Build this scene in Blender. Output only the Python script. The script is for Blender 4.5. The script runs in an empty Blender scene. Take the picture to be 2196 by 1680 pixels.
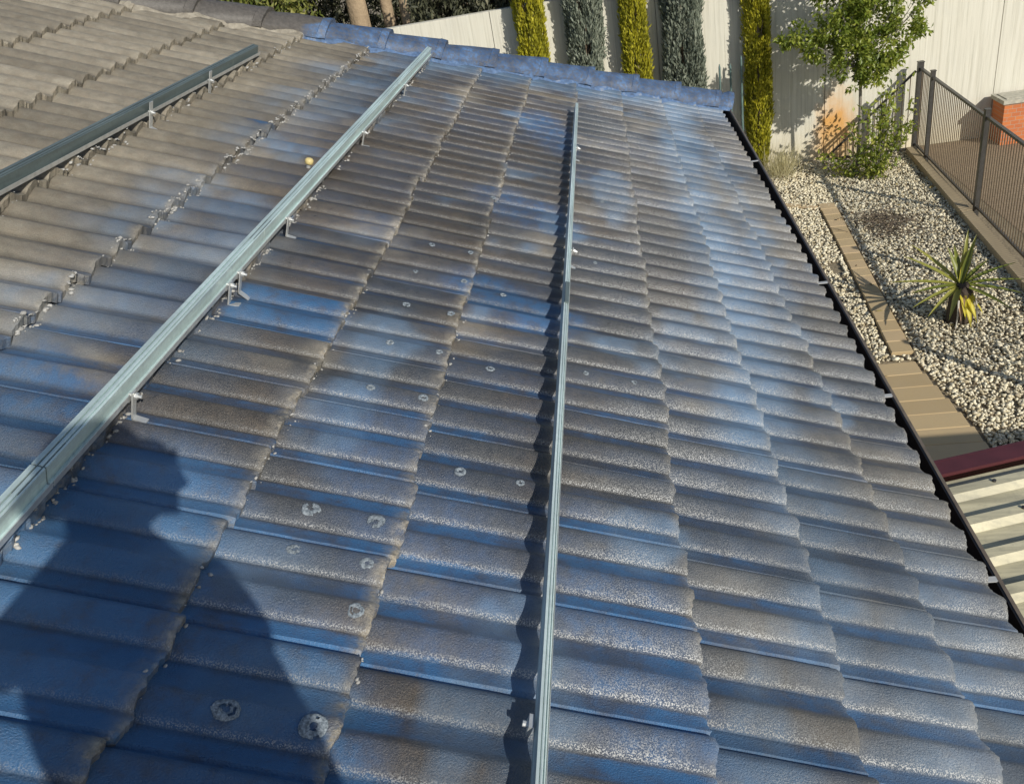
import bpy, math, random
import numpy as np
from mathutils import Vector, Matrix

# ------------------------------------------------------------------ camera, sky, sun, exposure
scene = bpy.context.scene
COL = scene.collection
R = math.radians
G0 = 4.4                                            # camera height above the garden ground (z = 0)

cam_data = bpy.data.cameras.new("camera")
cam = bpy.data.objects.new("camera", cam_data)
COL.objects.link(cam)
M3 = np.array([[0.98342791, -0.09936730, -0.15164329],
               [0.07827808, -0.52172490, 0.84951496],
               [-0.16353008, -0.84730707, -0.50530054]])   # columns: image right, image down, view direction
cam.matrix_world = Matrix(((M3[0, 0], -M3[0, 1], -M3[0, 2], 0),
                           (M3[1, 0], -M3[1, 1], -M3[1, 2], 0),
                           (M3[2, 0], -M3[2, 1], -M3[2, 2], G0),
                           (0, 0, 0, 1)))
cam_data.sensor_fit = 'HORIZONTAL'
cam_data.sensor_width = 36.0
cam_data.lens = 36.0 * 1800.0 / 2196.0
cam_data.clip_start = 0.01
cam_data.clip_end = 2000.0
scene.camera = cam

LIGHT = np.array([-0.532, 0.706, -0.468]); LIGHT /= np.linalg.norm(LIGHT)
world = bpy.data.worlds.new("World"); scene.world = world
world.use_nodes = True
wn = world.node_tree
sky = wn.nodes.new('ShaderNodeTexSky'); sky.sky_type = 'NISHITA'; sky.sun_disc = False
sky.sun_elevation = math.asin(-LIGHT[2]); sky.sun_rotation = math.atan2(-LIGHT[0], -LIGHT[1])
sky.air_density = 1.0; sky.dust_density = 0.6; sky.ozone_density = 1.0
bg = wn.nodes['Background']; bg.inputs['Strength'].default_value = 0.105
wn.links.new(sky.outputs['Color'], bg.inputs['Color'])

sun_data = bpy.data.lights.new("sun", 'SUN'); sun_data.energy = 4.3; sun_data.angle = R(0.53)
sun_data.color = (1.0, 0.945, 0.84)
sun = bpy.data.objects.new("sun", sun_data); COL.objects.link(sun)
sun.rotation_euler = Vector(tuple(LIGHT)).to_track_quat('-Z', 'Y').to_euler()
sun.location = (6, -8, 9)

scene.view_settings.view_transform = 'Standard'
scene.view_settings.look = 'None'
scene.view_settings.exposure = 0.0
scene.view_settings.gamma = 1.0
scene.view_settings.use_curve_mapping = False

random.seed(7); rng = np.random.default_rng(7)

# ------------------------------------------------------------------ helpers
def tag(o, label=None, cat=None, group=None, kind=None):
    if label: o['label'] = label
    if cat: o['category'] = cat
    if group: o['group'] = group
    if kind: o['kind'] = kind
    return o

def empty(name, loc=(0, 0, 0), rz=0.0):
    o = bpy.data.objects.new(name, None); COL.objects.link(o)
    o.location = loc; o.rotation_euler = (0, 0, rz); o.empty_display_size = 0.1
    return o

def mesh_obj(name, verts, faces, mat, parent=None, smooth=False, attrs=None, world_space=True):
    """one mesh object; verts in world space, re-expressed in the parent's frame"""
    verts = np.asarray(verts, dtype=np.float64).reshape(-1, 3)
    if parent is not None and world_space:
        Mi = np.array(mat_of(parent).inverted())
        verts = verts @ Mi[:3, :3].T + Mi[:3, 3]
    me = bpy.data.meshes.new(name)
    if isinstance(faces, np.ndarray):
        nf, k = faces.shape
        me.vertices.add(len(verts)); me.vertices.foreach_set('co', verts.ravel())
        me.loops.add(nf * k); me.loops.foreach_set('vertex_index', faces.ravel().astype(np.int32))
        me.polygons.add(nf)
        me.polygons.foreach_set('loop_start', np.arange(0, nf * k, k, dtype=np.int32))
        me.polygons.foreach_set('loop_total', np.full(nf, k, dtype=np.int32))
        me.update(calc_edges=True); me.validate()
    else:
        me.from_pydata([tuple(v) for v in verts], [], faces); me.update()
    if smooth:
        me.polygons.foreach_set('use_smooth', np.ones(len(me.polygons), dtype=bool))
    if attrs:
        for n, a in attrs.items():
            at = me.attributes.new(n, 'FLOAT', 'POINT'); at.data.foreach_set('value', np.asarray(a, dtype=np.float32))
    if mat is not None: me.materials.append(mat)
    o = bpy.data.objects.new(name, me); COL.objects.link(o)
    if parent is not None: o.parent = parent
    return o

def mat_of(o):
    m = Matrix.LocRotScale(o.location, o.rotation_euler, o.scale)
    return (mat_of(o.parent) @ m) if o.parent else m

class MB:
    """collects simple solids, links them as one mesh object"""
    def __init__(s): s.v = []; s.f = []
    def add(s, vs, fs):
        b = len(s.v); s.v += [tuple(map(float, q)) for q in vs]; s.f += [tuple(i + b for i in f) for f in fs]; return s
    def hexa(s, p):          # 8 corners: bottom 4 ccw, top 4 ccw
        return s.add(p, [(3, 2, 1, 0), (4, 5, 6, 7), (0, 1, 5, 4), (1, 2, 6, 5), (2, 3, 7, 6), (3, 0, 4, 7)])
    def box(s, c, d, ax=None):
        c = np.array(c, float); d = np.array(d, float) / 2
        A = np.eye(3) if ax is None else np.array(ax, float)
        q = [(-1, -1, -1), (1, -1, -1), (1, 1, -1), (-1, 1, -1), (-1, -1, 1), (1, -1, 1), (1, 1, 1), (-1, 1, 1)]
        return s.hexa([c + A.T @ (np.array(k) * d) for k in q])
    def bar(s, a, b, w, t, up=(0, 0, 1)):
        a = np.array(a, float); b = np.array(b, float); z = b - a; L = np.linalg.norm(z); z /= L
        x = np.cross(up, z); x /= max(np.linalg.norm(x), 1e-9); y = np.cross(z, x)
        return s.box((a + b) / 2, (w, t, L), (x, y, z))
    def tube(s, pts, rad, n=8, cap=True):
        pts = [np.array(p, float) for p in pts]
        rad = [rad] * len(pts) if np.isscalar(rad) else list(rad)
        b = len(s.v); ref = np.array([0.31, 0.17, 0.93])
        for i, p in enumerate(pts):
            t = pts[min(i + 1, len(pts) - 1)] - pts[max(i - 1, 0)]; t /= max(np.linalg.norm(t), 1e-9)
            x = np.cross(ref, t)
            if np.linalg.norm(x) < 1e-3: x = np.cross((1, 0, 0), t)
            x /= np.linalg.norm(x); y = np.cross(t, x)
            for k in range(n):
                a = 2 * math.pi * k / n
                s.v.append(tuple(p + rad[i] * (math.cos(a) * x + math.sin(a) * y)))
        for i in range(len(pts) - 1):
            for k in range(n):
                k2 = (k + 1) % n
                s.f.append((b + i * n + k, b + i * n + k2, b + (i + 1) * n + k2, b + (i + 1) * n + k))
        if cap:
            s.f.append(tuple(b + k for k in reversed(range(n))))
            e = b + (len(pts) - 1) * n; s.f.append(tuple(e + k for k in range(n)))
        return s
    def sweep(s, prof, frames):
        """closed profile [(x,y)] swept along frames [(origin, X, Y)], capped"""
        b = len(s.v); n = len(prof)
        for (o, X, Y) in frames:
            for (a, c) in prof: s.v.append(tuple(np.array(o) + a * np.array(X) + c * np.array(Y)))
        for i in range(len(frames) - 1):
            for k in range(n):
                k2 = (k + 1) % n
                s.f.append((b + i * n + k, b + i * n + k2, b + (i + 1) * n + k2, b + (i + 1) * n + k))
        s.f.append(tuple(b + k for k in reversed(range(n))))
        e = b + (len(frames) - 1) * n; s.f.append(tuple(e + k for k in range(n)))
        return s
    def build(s, name, mat, parent=None, smooth=False):
        o = mesh_obj(name, s.v, s.f, mat, parent, smooth)
        return o

# value noise in numpy
def vnoise(x, y, seed=0):
    x = np.asarray(x, float); y = np.asarray(y, float)
    xi = np.floor(x).astype(np.int64); yi = np.floor(y).astype(np.int64)
    fx = x - xi; fy = y - yi; fx = fx * fx * (3 - 2 * fx); fy = fy * fy * (3 - 2 * fy)
    def hsh(i, j):
        n = (i * 374761393 + j * 668265263 + seed * 974711) & 0x7fffffff
        n = ((n ^ (n >> 13)) * 1274126177) & 0x7fffffff
        return ((n ^ (n >> 16)) & 0xffff) / 65535.0
    return (hsh(xi, yi) * (1 - fx) + hsh(xi + 1, yi) * fx) * (1 - fy) + (hsh(xi, yi + 1) * (1 - fx) + hsh(xi + 1, yi + 1) * fx) * fy
def fbm(x, y, seed=0, o=4):
    s = 0; a = 0.5; t = 0
    for k in range(o):
        s = s + a * vnoise(x * 2 ** k, y * 2 ** k, seed + 17 * k); t += a; a *= 0.5
    return s / t
def sst(e0, e1, x):
    t = np.clip((x - e0) / (e1 - e0), 0, 1); return t * t * (3 - 2 * t)

# ------------------------------------------------------------------ materials
class NT:
    def __init__(s, name):
        s.m = bpy.data.materials.new(name); s.m.use_nodes = True
        s.n = s.m.node_tree.nodes; s.l = s.m.node_tree.links; s.b = s.n['Principled BSDF']
        s._co = None
    def co(s):
        if s._co is None:
            s._co = s.n.new('ShaderNodeTexCoord').outputs['Object']
        return s._co
    def set(s, **k):
        for a, v in k.items():
            nm = {'rough': 'Roughness', 'metal': 'Metallic', 'spec': 'Specular IOR Level', 'coat': 'Coat Weight', 'coatr': 'Coat Roughness'}[a]
            if isinstance(v, (int, float)): s.b.inputs[nm].default_value = v
            else: s.l.new(v, s.b.inputs[nm])
        return s
    def noise(s, scale, detail=4, rough=0.55, vec=None, stretch=None):
        t = s.n.new('ShaderNodeTexNoise'); t.inputs['Scale'].default_value = scale
        t.inputs['Detail'].default_value = detail; t.inputs['Roughness'].default_value = rough
        v = vec or s.co()
        if stretch:
            mp = s.n.new('ShaderNodeMapping'); mp.inputs['Scale'].default_value = stretch
            s.l.new(v, mp.inputs['Vector']); v = mp.outputs['Vector']
        s.l.new(v, t.inputs['Vector']); return t.outputs['Fac']
    def ramp(s, fac, stops):
        r = s.n.new('ShaderNodeValToRGB'); el = r.color_ramp.elements
        while len(el) < len(stops): el.new(0.5)
        for e, (p, c) in zip(el, stops):
            e.position = p; e.color = (*c, 1) if len(c) == 3 else c
        s.l.new(fac, r.inputs['Fac']); return r.outputs['Color']
    def f(s, fac, a, b, c=0.0, d=1.0):
        r = s.n.new('ShaderNodeMapRange'); r.inputs[1].default_value = a; r.inputs[2].default_value = b
        r.inputs[3].default_value = c; r.inputs[4].default_value = d; r.clamp = True
        s.l.new(fac, r.inputs[0]); return r.outputs[0]
    def mix(s, fac, a, b, mode='MIX'):
        m = s.n.new('ShaderNodeMix'); m.data_type = 'RGBA'; m.blend_type = mode
        for i, v in ((0, fac), (6, a), (7, b)):
            if isinstance(v, (int, float)): m.inputs[i].default_value = v
            elif isinstance(v, tuple): m.inputs[i].default_value = (*v, 1)
            else: s.l.new(v, m.inputs[i])
        return m.outputs[2]
    def math(s, op, a, b=0.0):
        m = s.n.new('ShaderNodeMath'); m.operation = op
        for i, v in ((0, a), (1, b)):
            if isinstance(v, (int, float)): m.inputs[i].default_value = v
            else: s.l.new(v, m.inputs[i])
        return m.outputs[0]
    def attr(s, name):
        a = s.n.new('ShaderNodeAttribute'); a.attribute_name = name; return a.outputs['Fac']
    def color(s, c):
        if isinstance(c, tuple): s.b.inputs['Base Color'].default_value = (*c, 1)
        else: s.l.new(c, s.b.inputs['Base Color'])
        return s
    def bump(s, h, strength=0.3, dist=0.01):
        b = s.n.new('ShaderNodeBump'); b.inputs['Strength'].default_value = strength; b.inputs['Distance'].default_value = dist
        s.l.new(h, b.inputs['Height']); s.l.new(b.outputs['Normal'], s.b.inputs['Normal']); return s

def simple(name, c, var=0.25, scale=8.0, rough=0.7, bump=0.2, metal=0.0, stretch=None, bscale=60, bdist=0.003):
    t = NT(name); n = t.noise(scale, stretch=stretch)
    lo = tuple(x * (1 - var) for x in c); hi = tuple(min(1, x * (1 + var)) for x in c)
    t.color(t.ramp(n, [(0.25, lo), (0.75, hi)])).set(rough=rough, metal=metal)
    if bump: t.bump(t.noise(bscale, 3), bump, bdist)
    return t.m

def make_tile_mat():
    t = NT("weathered_tile")
    coat = t.attr('coat'); blue = t.attr('blue'); tone = t.attr('tone'); edge = t.attr('edge')
    fine = t.noise(380, 3, 0.7); mid = t.noise(34, 5, 0.6); big = t.noise(5, 4, 0.6)
    dry = t.ramp(fine, [(0.25, (0.145, 0.131, 0.102)), (0.6, (0.26, 0.236, 0.188)), (0.85, (0.39, 0.36, 0.30))])
    dry = t.mix(1.0, dry, t.f(t.noise(9, 5, 0.65, stretch=(1.6, 3.0, 1.6)), 0.3, 0.7, 0.72, 1.22), 'MULTIPLY')
    dry = t.mix(t.f(mid, 0.35, 0.75, 0, 0.5), dry, (0.225, 0.18, 0.13))
    dark = t.ramp(mid, [(0.2, (0.030, 0.034, 0.041)), (0.52, (0.052, 0.056, 0.062)), (0.8, (0.088, 0.084, 0.078))])
    dark = t.mix(t.f(fine, 0.48, 0.66, 0, 0.75), dark, (0.150, 0.150, 0.148))
    dark = t.mix(t.attr('warm'), dark, t.mix(1.0, dark, (1.22, 0.98, 0.74), 'MULTIPLY'))
    base = t.mix(coat, dry, dark)
    # patchy blue wash and painted sky tint, broken by a mid scale noise
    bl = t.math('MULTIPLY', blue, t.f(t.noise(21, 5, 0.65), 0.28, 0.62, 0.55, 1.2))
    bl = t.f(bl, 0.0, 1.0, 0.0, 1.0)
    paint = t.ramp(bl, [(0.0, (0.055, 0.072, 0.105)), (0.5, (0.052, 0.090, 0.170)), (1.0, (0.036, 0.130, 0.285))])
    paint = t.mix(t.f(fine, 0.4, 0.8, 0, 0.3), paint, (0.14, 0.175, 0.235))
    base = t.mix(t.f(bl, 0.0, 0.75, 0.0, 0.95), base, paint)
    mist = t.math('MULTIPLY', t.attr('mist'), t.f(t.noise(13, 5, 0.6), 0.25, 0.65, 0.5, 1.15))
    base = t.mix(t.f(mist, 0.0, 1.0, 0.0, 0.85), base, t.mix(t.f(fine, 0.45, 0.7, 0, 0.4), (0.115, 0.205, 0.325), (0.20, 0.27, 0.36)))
    chips_glint = t.ramp(t.noise(70, 3, 0.7), [(0.35, (0.20, 0.175, 0.135)), (0.7, (0.40, 0.36, 0.29))])
    base = t.mix(t.math('MULTIPLY', edge, t.f(t.noise(26, 4, 0.7), 0.36, 0.60, 0.1, 1.0)), base, chips_glint)
    base = t.mix(t.f(t.attr('valley_dark'), 0.0, 1.0, 0.0, 0.80), base, (0.040, 0.036, 0.030))  # valley lines between the rolls mixed darker
    fleck_mask = t.ramp(t.noise(330, 2, 0.6), [(0.50, (0, 0, 0)), (0.58, (1, 1, 1))])
    base = t.mix(t.math('MULTIPLY', t.attr('glint_fleck'), fleck_mask), base, (0.47, 0.47, 0.455))  # sun glint painted along each roll's near foot, plus pale broad-face flecks
    tn = t.f(tone, 0.0, 1.0, 0.70, 1.28)
    base = t.mix(1.0, base, tn, 'MULTIPLY')
    base = t.mix(1.0, base, t.f(big, 0.3, 0.7, 0.86, 1.12), 'MULTIPLY')
    t.color(base)
    rg = t.mix(coat, (0.85, 0.85, 0.85), t.f(mid, 0.3, 0.7, 0.27, 0.42))
    t.set(rough=rg, spec=0.5)
    h = t.math('ADD', t.math('MULTIPLY', fine, 1.0), t.math('MULTIPLY', t.noise(240, 2, 0.5), 1.0))
    t.bump(h, 0.9, 0.0028)
    return t.m

M = {}
M['tile'] = make_tile_mat()
M['mortar'] = simple('mortar', (0.30, 0.27, 0.22), 0.4, 30, 0.9, 0.6)
M['crumb'] = simple('crumb', (0.34, 0.335, 0.32), 0.45, 40, 0.9, 0.5)
M['capdark'] = simple('capdark', (0.075, 0.07, 0.063), 0.5, 14, 0.8, 0.6, bscale=90, bdist=0.004)
M['zinc'] = None
def zinc(name, c, rough):
    t = NT(name); n = t.noise(3, 5, 0.6, stretch=(12, 0.8, 12)); n2 = t.noise(60, 3)
    col = t.ramp(n, [(0.25, tuple(x * 0.62 for x in c)), (0.7, c)])
    col = t.mix(t.f(n2, 0.45, 0.8, 0, 0.35), col, tuple(x * 0.45 for x in c))
    t.color(col).set(metal=0.35, rough=t.f(n, 0.2, 0.8, rough, rough + 0.2)); t.bump(t.noise(90, 2), 0.08, 0.002)
    return t.m
M['zinc'] = zinc('zinc', (0.66, 0.80, 0.79), 0.36)
M['zincpale'] = zinc('zincpale', (0.78, 0.90, 0.88), 0.34)
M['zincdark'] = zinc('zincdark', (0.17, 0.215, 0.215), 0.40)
M['alu'] = simple('alu', (0.60, 0.61, 0.60), 0.2, 30, 0.42, 0.2, metal=0.6)
M['gutter'] = simple('gutter', (0.032, 0.030, 0.031), 0.4, 12, 0.45, 0.1)
M['lip'] = simple('lip', (0.15, 0.12, 0.09), 0.3, 20, 0.5, 0.1)
M['white'] = simple('white', (0.42, 0.43, 0.43), 0.15, 20, 0.5, 0.1)
M['plaster'] = simple('plaster', (0.55, 0.49, 0.40), 0.1, 5, 0.9, 0.3)
M['brown'] = simple('brown', (0.10, 0.06, 0.04), 0.3, 8, 0.6, 0.2)

# ------------------------------------------------------------------ roof plane
TH = 0.4128; HP = 1.42
S_ = np.array([math.cos(TH), 0, -math.sin(TH)]); N_ = np.array([math.sin(TH), 0, math.cos(TH)])   # down the slope, out of the roof
E_ = np.array([0.0, 1.0, 0.0])                                                                       # along the eaves
O_ = np.array([0, 0, G0]) - HP * N_
def RP(u, v, w=0.0):
    u = np.asarray(u, float)[..., None]; v = np.asarray(v, float)[..., None]; w = np.asarray(w, float)[..., None]
    return O_ + u * E_ + v * S_ + w * N_

COURSE = [-4.75, -4.20, -3.64, -3.10, -2.582, -2.080, -1.626, -1.196, -0.800, -0.416, -0.045, 0.320, 0.684, 1.040, 1.365, 1.625]
ROLL = 0.1405; U0 = 1.330
def prof(t):
    """roll profile over one pitch, t in 0..1 going away from the camera: steep sunny near slope rounding over, short far flank down to a sharp valley"""
    t = np.asarray(t, float) % 1.0
    near = np.power(np.clip(1 - (1 - np.clip(t / 0.46, 0, 1)) ** 2.3, 0, 1), 0.88)
    q = np.clip((t - 0.46) / 0.54, 0, 1)
    far = (1 - q) ** 1.75 + 0.05 * q * (1 - q)
    return np.where(t < 0.46, near, np.clip(far, 0, 1))
def capu(v): return 7.03 + 0.50 * (np.asarray(v, float) - 0.16)
def heavy(k): return np.where(np.asarray(k) <= 7, 1.28, 1.0)      # the untreated upper courses sit thicker
def course_of(v):
    return np.clip(np.searchsorted(COURSE, v, side='left') - 1, 0, len(COURSE) - 2)
STEP = 0.026; AMP = 0.0255; JOINT = U0 + 0.078
def roofw(u, v):
    k = course_of(v); c = np.array(COURSE); f = (v - c[k]) / (c[k + 1] - c[k])
    off = tile_off(k)
    return prof((np.asarray(u) - U0 - off) / ROLL + 0.05) * AMP * heavy(k) + STEP * heavy(k) * f
def tile_off(k): return 0.006 * np.sin(np.asarray(k) * 2.4)

def seg_dist(u, v, pts, ru, rv):
    best = np.full(np.shape(u), 1e9)
    P = [(a / ru, b / rv) for a, b in pts]; x = u / ru; y = v / rv
    if len(P) == 1: return np.hypot(x - P[0][0], y - P[0][1])
    for (a, b), (c, d) in zip(P[:-1], P[1:]):
        L = (c - a) ** 2 + (d - b) ** 2 + 1e-12
        t = np.clip(((x - a) * (c - a) + (y - b) * (d - b)) / L, 0, 1)
        best = np.minimum(best, np.hypot(x - a - t * (c - a), y - b - t * (d - b)))
    return best

STROKES = [  # (points along eaves / down slope in metres, radii, strength) : brushed deep blue wash, lower left also painted navy for the shadow
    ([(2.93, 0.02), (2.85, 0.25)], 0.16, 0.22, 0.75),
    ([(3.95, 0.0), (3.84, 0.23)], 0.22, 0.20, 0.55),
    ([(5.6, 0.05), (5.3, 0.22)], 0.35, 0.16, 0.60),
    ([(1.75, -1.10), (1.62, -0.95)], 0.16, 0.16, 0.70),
    ([(1.30, -0.66), (0.85, -0.60), (0.4, -0.5)], 0.36, 0.28, 1.0),  # wash, made deeper to paint the photographer's shadow navy
    ([(1.05, -0.30), (0.7, -0.12), (0.3, -0.05)], 0.22, 0.26, 0.80),  # same shadow tint painted in with the wash
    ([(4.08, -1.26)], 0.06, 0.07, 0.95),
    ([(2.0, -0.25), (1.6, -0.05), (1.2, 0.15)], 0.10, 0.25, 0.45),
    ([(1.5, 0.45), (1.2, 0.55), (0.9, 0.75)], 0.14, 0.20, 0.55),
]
MIST = [     # pale overspray
    ([(7.4, 1.18), (5.8, 1.07), (4.7, 1.06), (4.3, 1.08), (3.7, 1.11), (3.2, 1.12), (2.8, 1.09), (2.46, 1.00)], 0.26, 0.19, 0.95),
    ([(6.1, 1.36), (5.3, 1.36), (4.5, 1.38), (3.9, 1.37), (3.3, 1.36)], 0.20, 0.12, 0.65),
    ([(2.60, 0.97), (2.40, 1.00)], 0.22, 0.13, 1.0),
    ([(2.35, 1.05), (2.1, 1.13), (1.85, 1.07), (1.65, 1.10), (1.45, 1.05)], 0.20, 0.15, 0.62),
    ([(1.9, 1.45), (1.4, 1.35), (1.1, 1.2)], 0.20, 0.18, 0.5),
    ([(6.42, -0.9), (6.85, 0.0), (7.25, 0.9), (7.5, 1.5)], 0.34, 0.3, 0.80),
    ([(3.1, -1.22), (2.6, -1.25)], 0.20, 0.07, 0.55),
    ([(2.85, -0.92), (2.2, -1.05), (1.7, -1.15)], 0.16, 0.18, 0.40),
    ([(4.6, -1.10), (5.4, -1.0)], 0.5, 0.20, 0.32),
    ([(1.5, -0.62), (1.3, -0.40)], 0.14, 0.20, 0.45),
]
def mist_field(u, v):
    wu = u + 0.16 * (fbm(u * 4, v * 4, 103) - 0.5); wv = v + 0.20 * (fbm(u * 4 + 9, v * 4, 105) - 0.5)
    m = np.zeros(np.shape(u))
    for pts, ru, rv, st in MIST:
        m = np.maximum(m, st * sst(1.35, 0.15, seg_dist(wu, wv, pts, ru, rv)))
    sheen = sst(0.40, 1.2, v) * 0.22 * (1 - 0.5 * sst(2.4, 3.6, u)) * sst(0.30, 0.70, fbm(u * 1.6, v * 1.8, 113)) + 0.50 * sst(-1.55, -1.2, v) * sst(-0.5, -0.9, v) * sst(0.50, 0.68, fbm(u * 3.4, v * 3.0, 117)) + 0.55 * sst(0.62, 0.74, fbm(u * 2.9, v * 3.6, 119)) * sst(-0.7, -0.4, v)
    return np.clip(np.maximum(m, sheen), 0, 1)
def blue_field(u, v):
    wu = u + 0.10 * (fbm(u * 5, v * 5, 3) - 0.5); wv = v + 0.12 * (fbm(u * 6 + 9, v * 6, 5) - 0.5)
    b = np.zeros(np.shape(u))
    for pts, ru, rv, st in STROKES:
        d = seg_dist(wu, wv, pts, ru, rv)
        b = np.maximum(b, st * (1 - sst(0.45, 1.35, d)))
    # the wash that lies all over the treated part of the roof, in streaks down the tiles
    streak = fbm(u * 9.0, v * 2.2, 11)
    allw = sst(0.42, 0.70, streak) * 0.46 + sst(0.47, 0.72, fbm(u * 3.0, v * 2.0, 23)) * 0.26
    near = sst(3.6, 1.0, u)
    treated = sst(-1.62, -1.08, v + 0.35 * (fbm(u * 1.7, v * 3, 31) - 0.5))
    b = np.maximum(b, allw * (0.46 + 0.20 * near) * treated)
    # far flank of each roll painted bluer, standing in for reflected sky
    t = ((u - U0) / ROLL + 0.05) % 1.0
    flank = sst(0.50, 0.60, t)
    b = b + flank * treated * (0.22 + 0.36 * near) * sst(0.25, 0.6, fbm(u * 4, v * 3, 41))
    # one freshly painted tile
    e = np.minimum(np.minimum(u - (JOINT + 6 * ROLL + 0.004), JOINT + 8 * ROLL - 0.004 - u), np.minimum(v + 0.80, -0.414 - v))
    b = np.maximum(b, sst(-0.004, 0.008, e) * (0.72 + 0.28 * fbm(u * 14, v * 8, 51)))
    return np.clip(b, 0, 1)
def coat_field(u, v):
    w = v + 0.30 * (fbm(u * 1.6, v * 2.0, 61) - 0.5) + 0.25 * (fbm(u * 7, v * 1.5, 67) - 0.5) + 0.03 * u
    c = sst(-1.42, -0.72, w)
    # bare sandy places
    bare = sst(0.63, 0.76, fbm(u * 3.1 + 4, v * 2.3, 71))
    c = c * (1 - 0.55 * bare)
    d = seg_dist(u, v, [(1.86, -1.02), (1.80, -0.93)], 0.07, 0.12); c = c * sst(0.5, 1.3, d)
    right = sst(0.62, 0.80, v) * sst(0.36, 0.60, fbm(u * 2.1 + 7, v * 2.6, 77)); c = c * (1 - 0.50 * right)
    return np.clip(c, 0, 1)

# ------------------------------------------------------------------ the house
house = empty('tiled_house', (-4.0, 2.5, 0))
tag(house, 'house under a weathered concrete tile roof splashed with blue wash', 'house')

def build_roof():
    us = np.arange(-2.2, 8.0, ROLL / 22); nU = len(us)
    Vs = []; Fs = []; A = {k: [] for k in ('blue', 'coat', 'tone', 'edge', 'glint_fleck', 'warm', 'mist', 'valley_dark')}; base = 0
    for k in range(len(COURSE) - 1):
        a, b = COURSE[k], COURSE[k + 1]
        off = float(tile_off(k))
        fr = [-0.16, 0.0, 0.10, 0.2, 0.3, 0.4, 0.5, 0.6, 0.7, 0.8, 0.88, 0.94, 0.975, 0.992, 1.0, 1.0, 1.0]
        nr = len(fr)
        tid = np.floor((us - JOINT - off) / (2 * ROLL)).astype(int)
        r1 = np.array([random.Random(int(t) * 91 + k * 7919).random() for t in tid])
        r2 = np.array([random.Random(int(t) * 57 + k * 104729 + 5).random() for t in tid])
        r3 = np.array([random.Random(int(t) * 33 + k * 611953 + 9).random() for t in tid])
        slip = (r2 - 0.5) * 0.020
        tt = ((us - U0 - off) / ROLL + 0.05)
        hv = float(heavy(k)); pr = prof(tt) * AMP * hv
        tp = ((us - JOINT - off) / (2 * ROLL)) % 1.0                       # place across the tile
        dj = np.minimum(tp, 1 - tp) * 2 * ROLL
        groove = np.where(dj < 0.0065, 0.009, 0.0) * (r3 > 0.12)
        for j, f in enumerate(fr):
            jag = 0.010 * (vnoise(us * 60, np.full(nU, k * 9.1), 91) - 0.5) + 0.007 * (vnoise(us * 190, np.full(nU, k * 3.3), 95) - 0.5)
            v = a + (b - a) * f + slip * max(f, 0)
            if f >= 0.97: v = v + jag
            w = pr + STEP * hv * f + (r1 - 0.5) * 0.006 * f - groove + 0.0022 * (fbm(us * 30, np.full(nU, v.mean() * 30) , 13) - 0.5)
            if 0.985 < f < 1.0: w = w - 0.0015
            if j == nr - 3: w = w - 0.004
            if j == nr - 2: w = w - 0.027 * hv; v = v - 0.002
            if j == nr - 1: w = w - 0.028 * hv; v = v - 0.06
            uu = np.minimum(us, capu(v) + 0.02)
            Vs.append(RP(uu, v, w))
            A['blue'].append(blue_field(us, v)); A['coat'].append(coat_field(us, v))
            wt = tt % 1.0; A['valley_dark'].append(np.maximum(sst(0.90, 0.985, wt), sst(0.045, 0.0, wt)) * (0.35 + 0.65 * fbm(us * 8, v * 5, 141)) * np.where(v < -0.9, 1.0, 0.7) * np.ones(nU)); A['mist'].append(mist_field(us, v)); rz = sst(0.30, 0.62, v) * sst(0.25, 0.6, fbm(us * 2.3, v * 2.9, 131)); A['glint_fleck'].append(np.clip(sst(0.0, 0.015, wt) * sst(0.12, 0.02, wt) * (0.45 + 0.65 * vnoise(us * 3.0, v * 4.0, 33)) * sst(-0.9, -0.3, v) + rz * sst(0.0, 0.02, wt) * sst(0.52, 0.10, wt) * 0.62, 0, 1)); A['warm'].append(0.9 * sst(2.6, 3.8, us) * sst(0.30, 0.55, fbm(us * 1.7, v * 2.3, 38)) + (1 - sst(2.6, 3.8, us)) * sst(0.62, 0.15, v + 0.3 * (fbm(us * 2, v * 2, 37) - .5)) * sst(0.30, 0.62, fbm(us * 2.2, v * 3.1, 39)))
            A['tone'].append(np.clip(0.5 + (r1 - 0.5) * 0.9, 0, 1))
            ed = 0.0
            if f > 0.97: ed = 1.0
            elif f > 0.9: ed = 0.45
            ed_strength = 0.50 + 0.5 * np.exp(-((v + 0.25) / 0.35) ** 2)
            sm = sst(-0.7, -0.3, v.mean()) * 0 + 1
            A['edge'].append(np.clip(ed * ed_strength * sm * (0.35 + 0.9 * vnoise(us * 11, np.full(nU, k * 5.0), 19)), 0, 1) * (1.0 if v.mean() < 0.4 else 0.85))  # pale chipped ends; lower courses also carry a painted glint
        idx = base + np.arange(nr * nU).reshape(nr, nU)
        q = np.stack([idx[:-1, :-1], idx[1:, :-1], idx[1:, 1:], idx[:-1, 1:]], -1).reshape(-1, 4)
        Fs.append(q); base += nr * nU
    V = np.concatenate(Vs); F = np.concatenate(Fs)
    # keep the part before the verge
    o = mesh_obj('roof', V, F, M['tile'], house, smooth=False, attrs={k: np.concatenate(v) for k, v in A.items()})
    o.data.polygons.foreach_set('use_smooth', np.ones(len(o.data.polygons), dtype=bool))
    o.data.set_sharp_from_angle(angle=R(38))
    return o
roof = build_roof()

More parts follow.
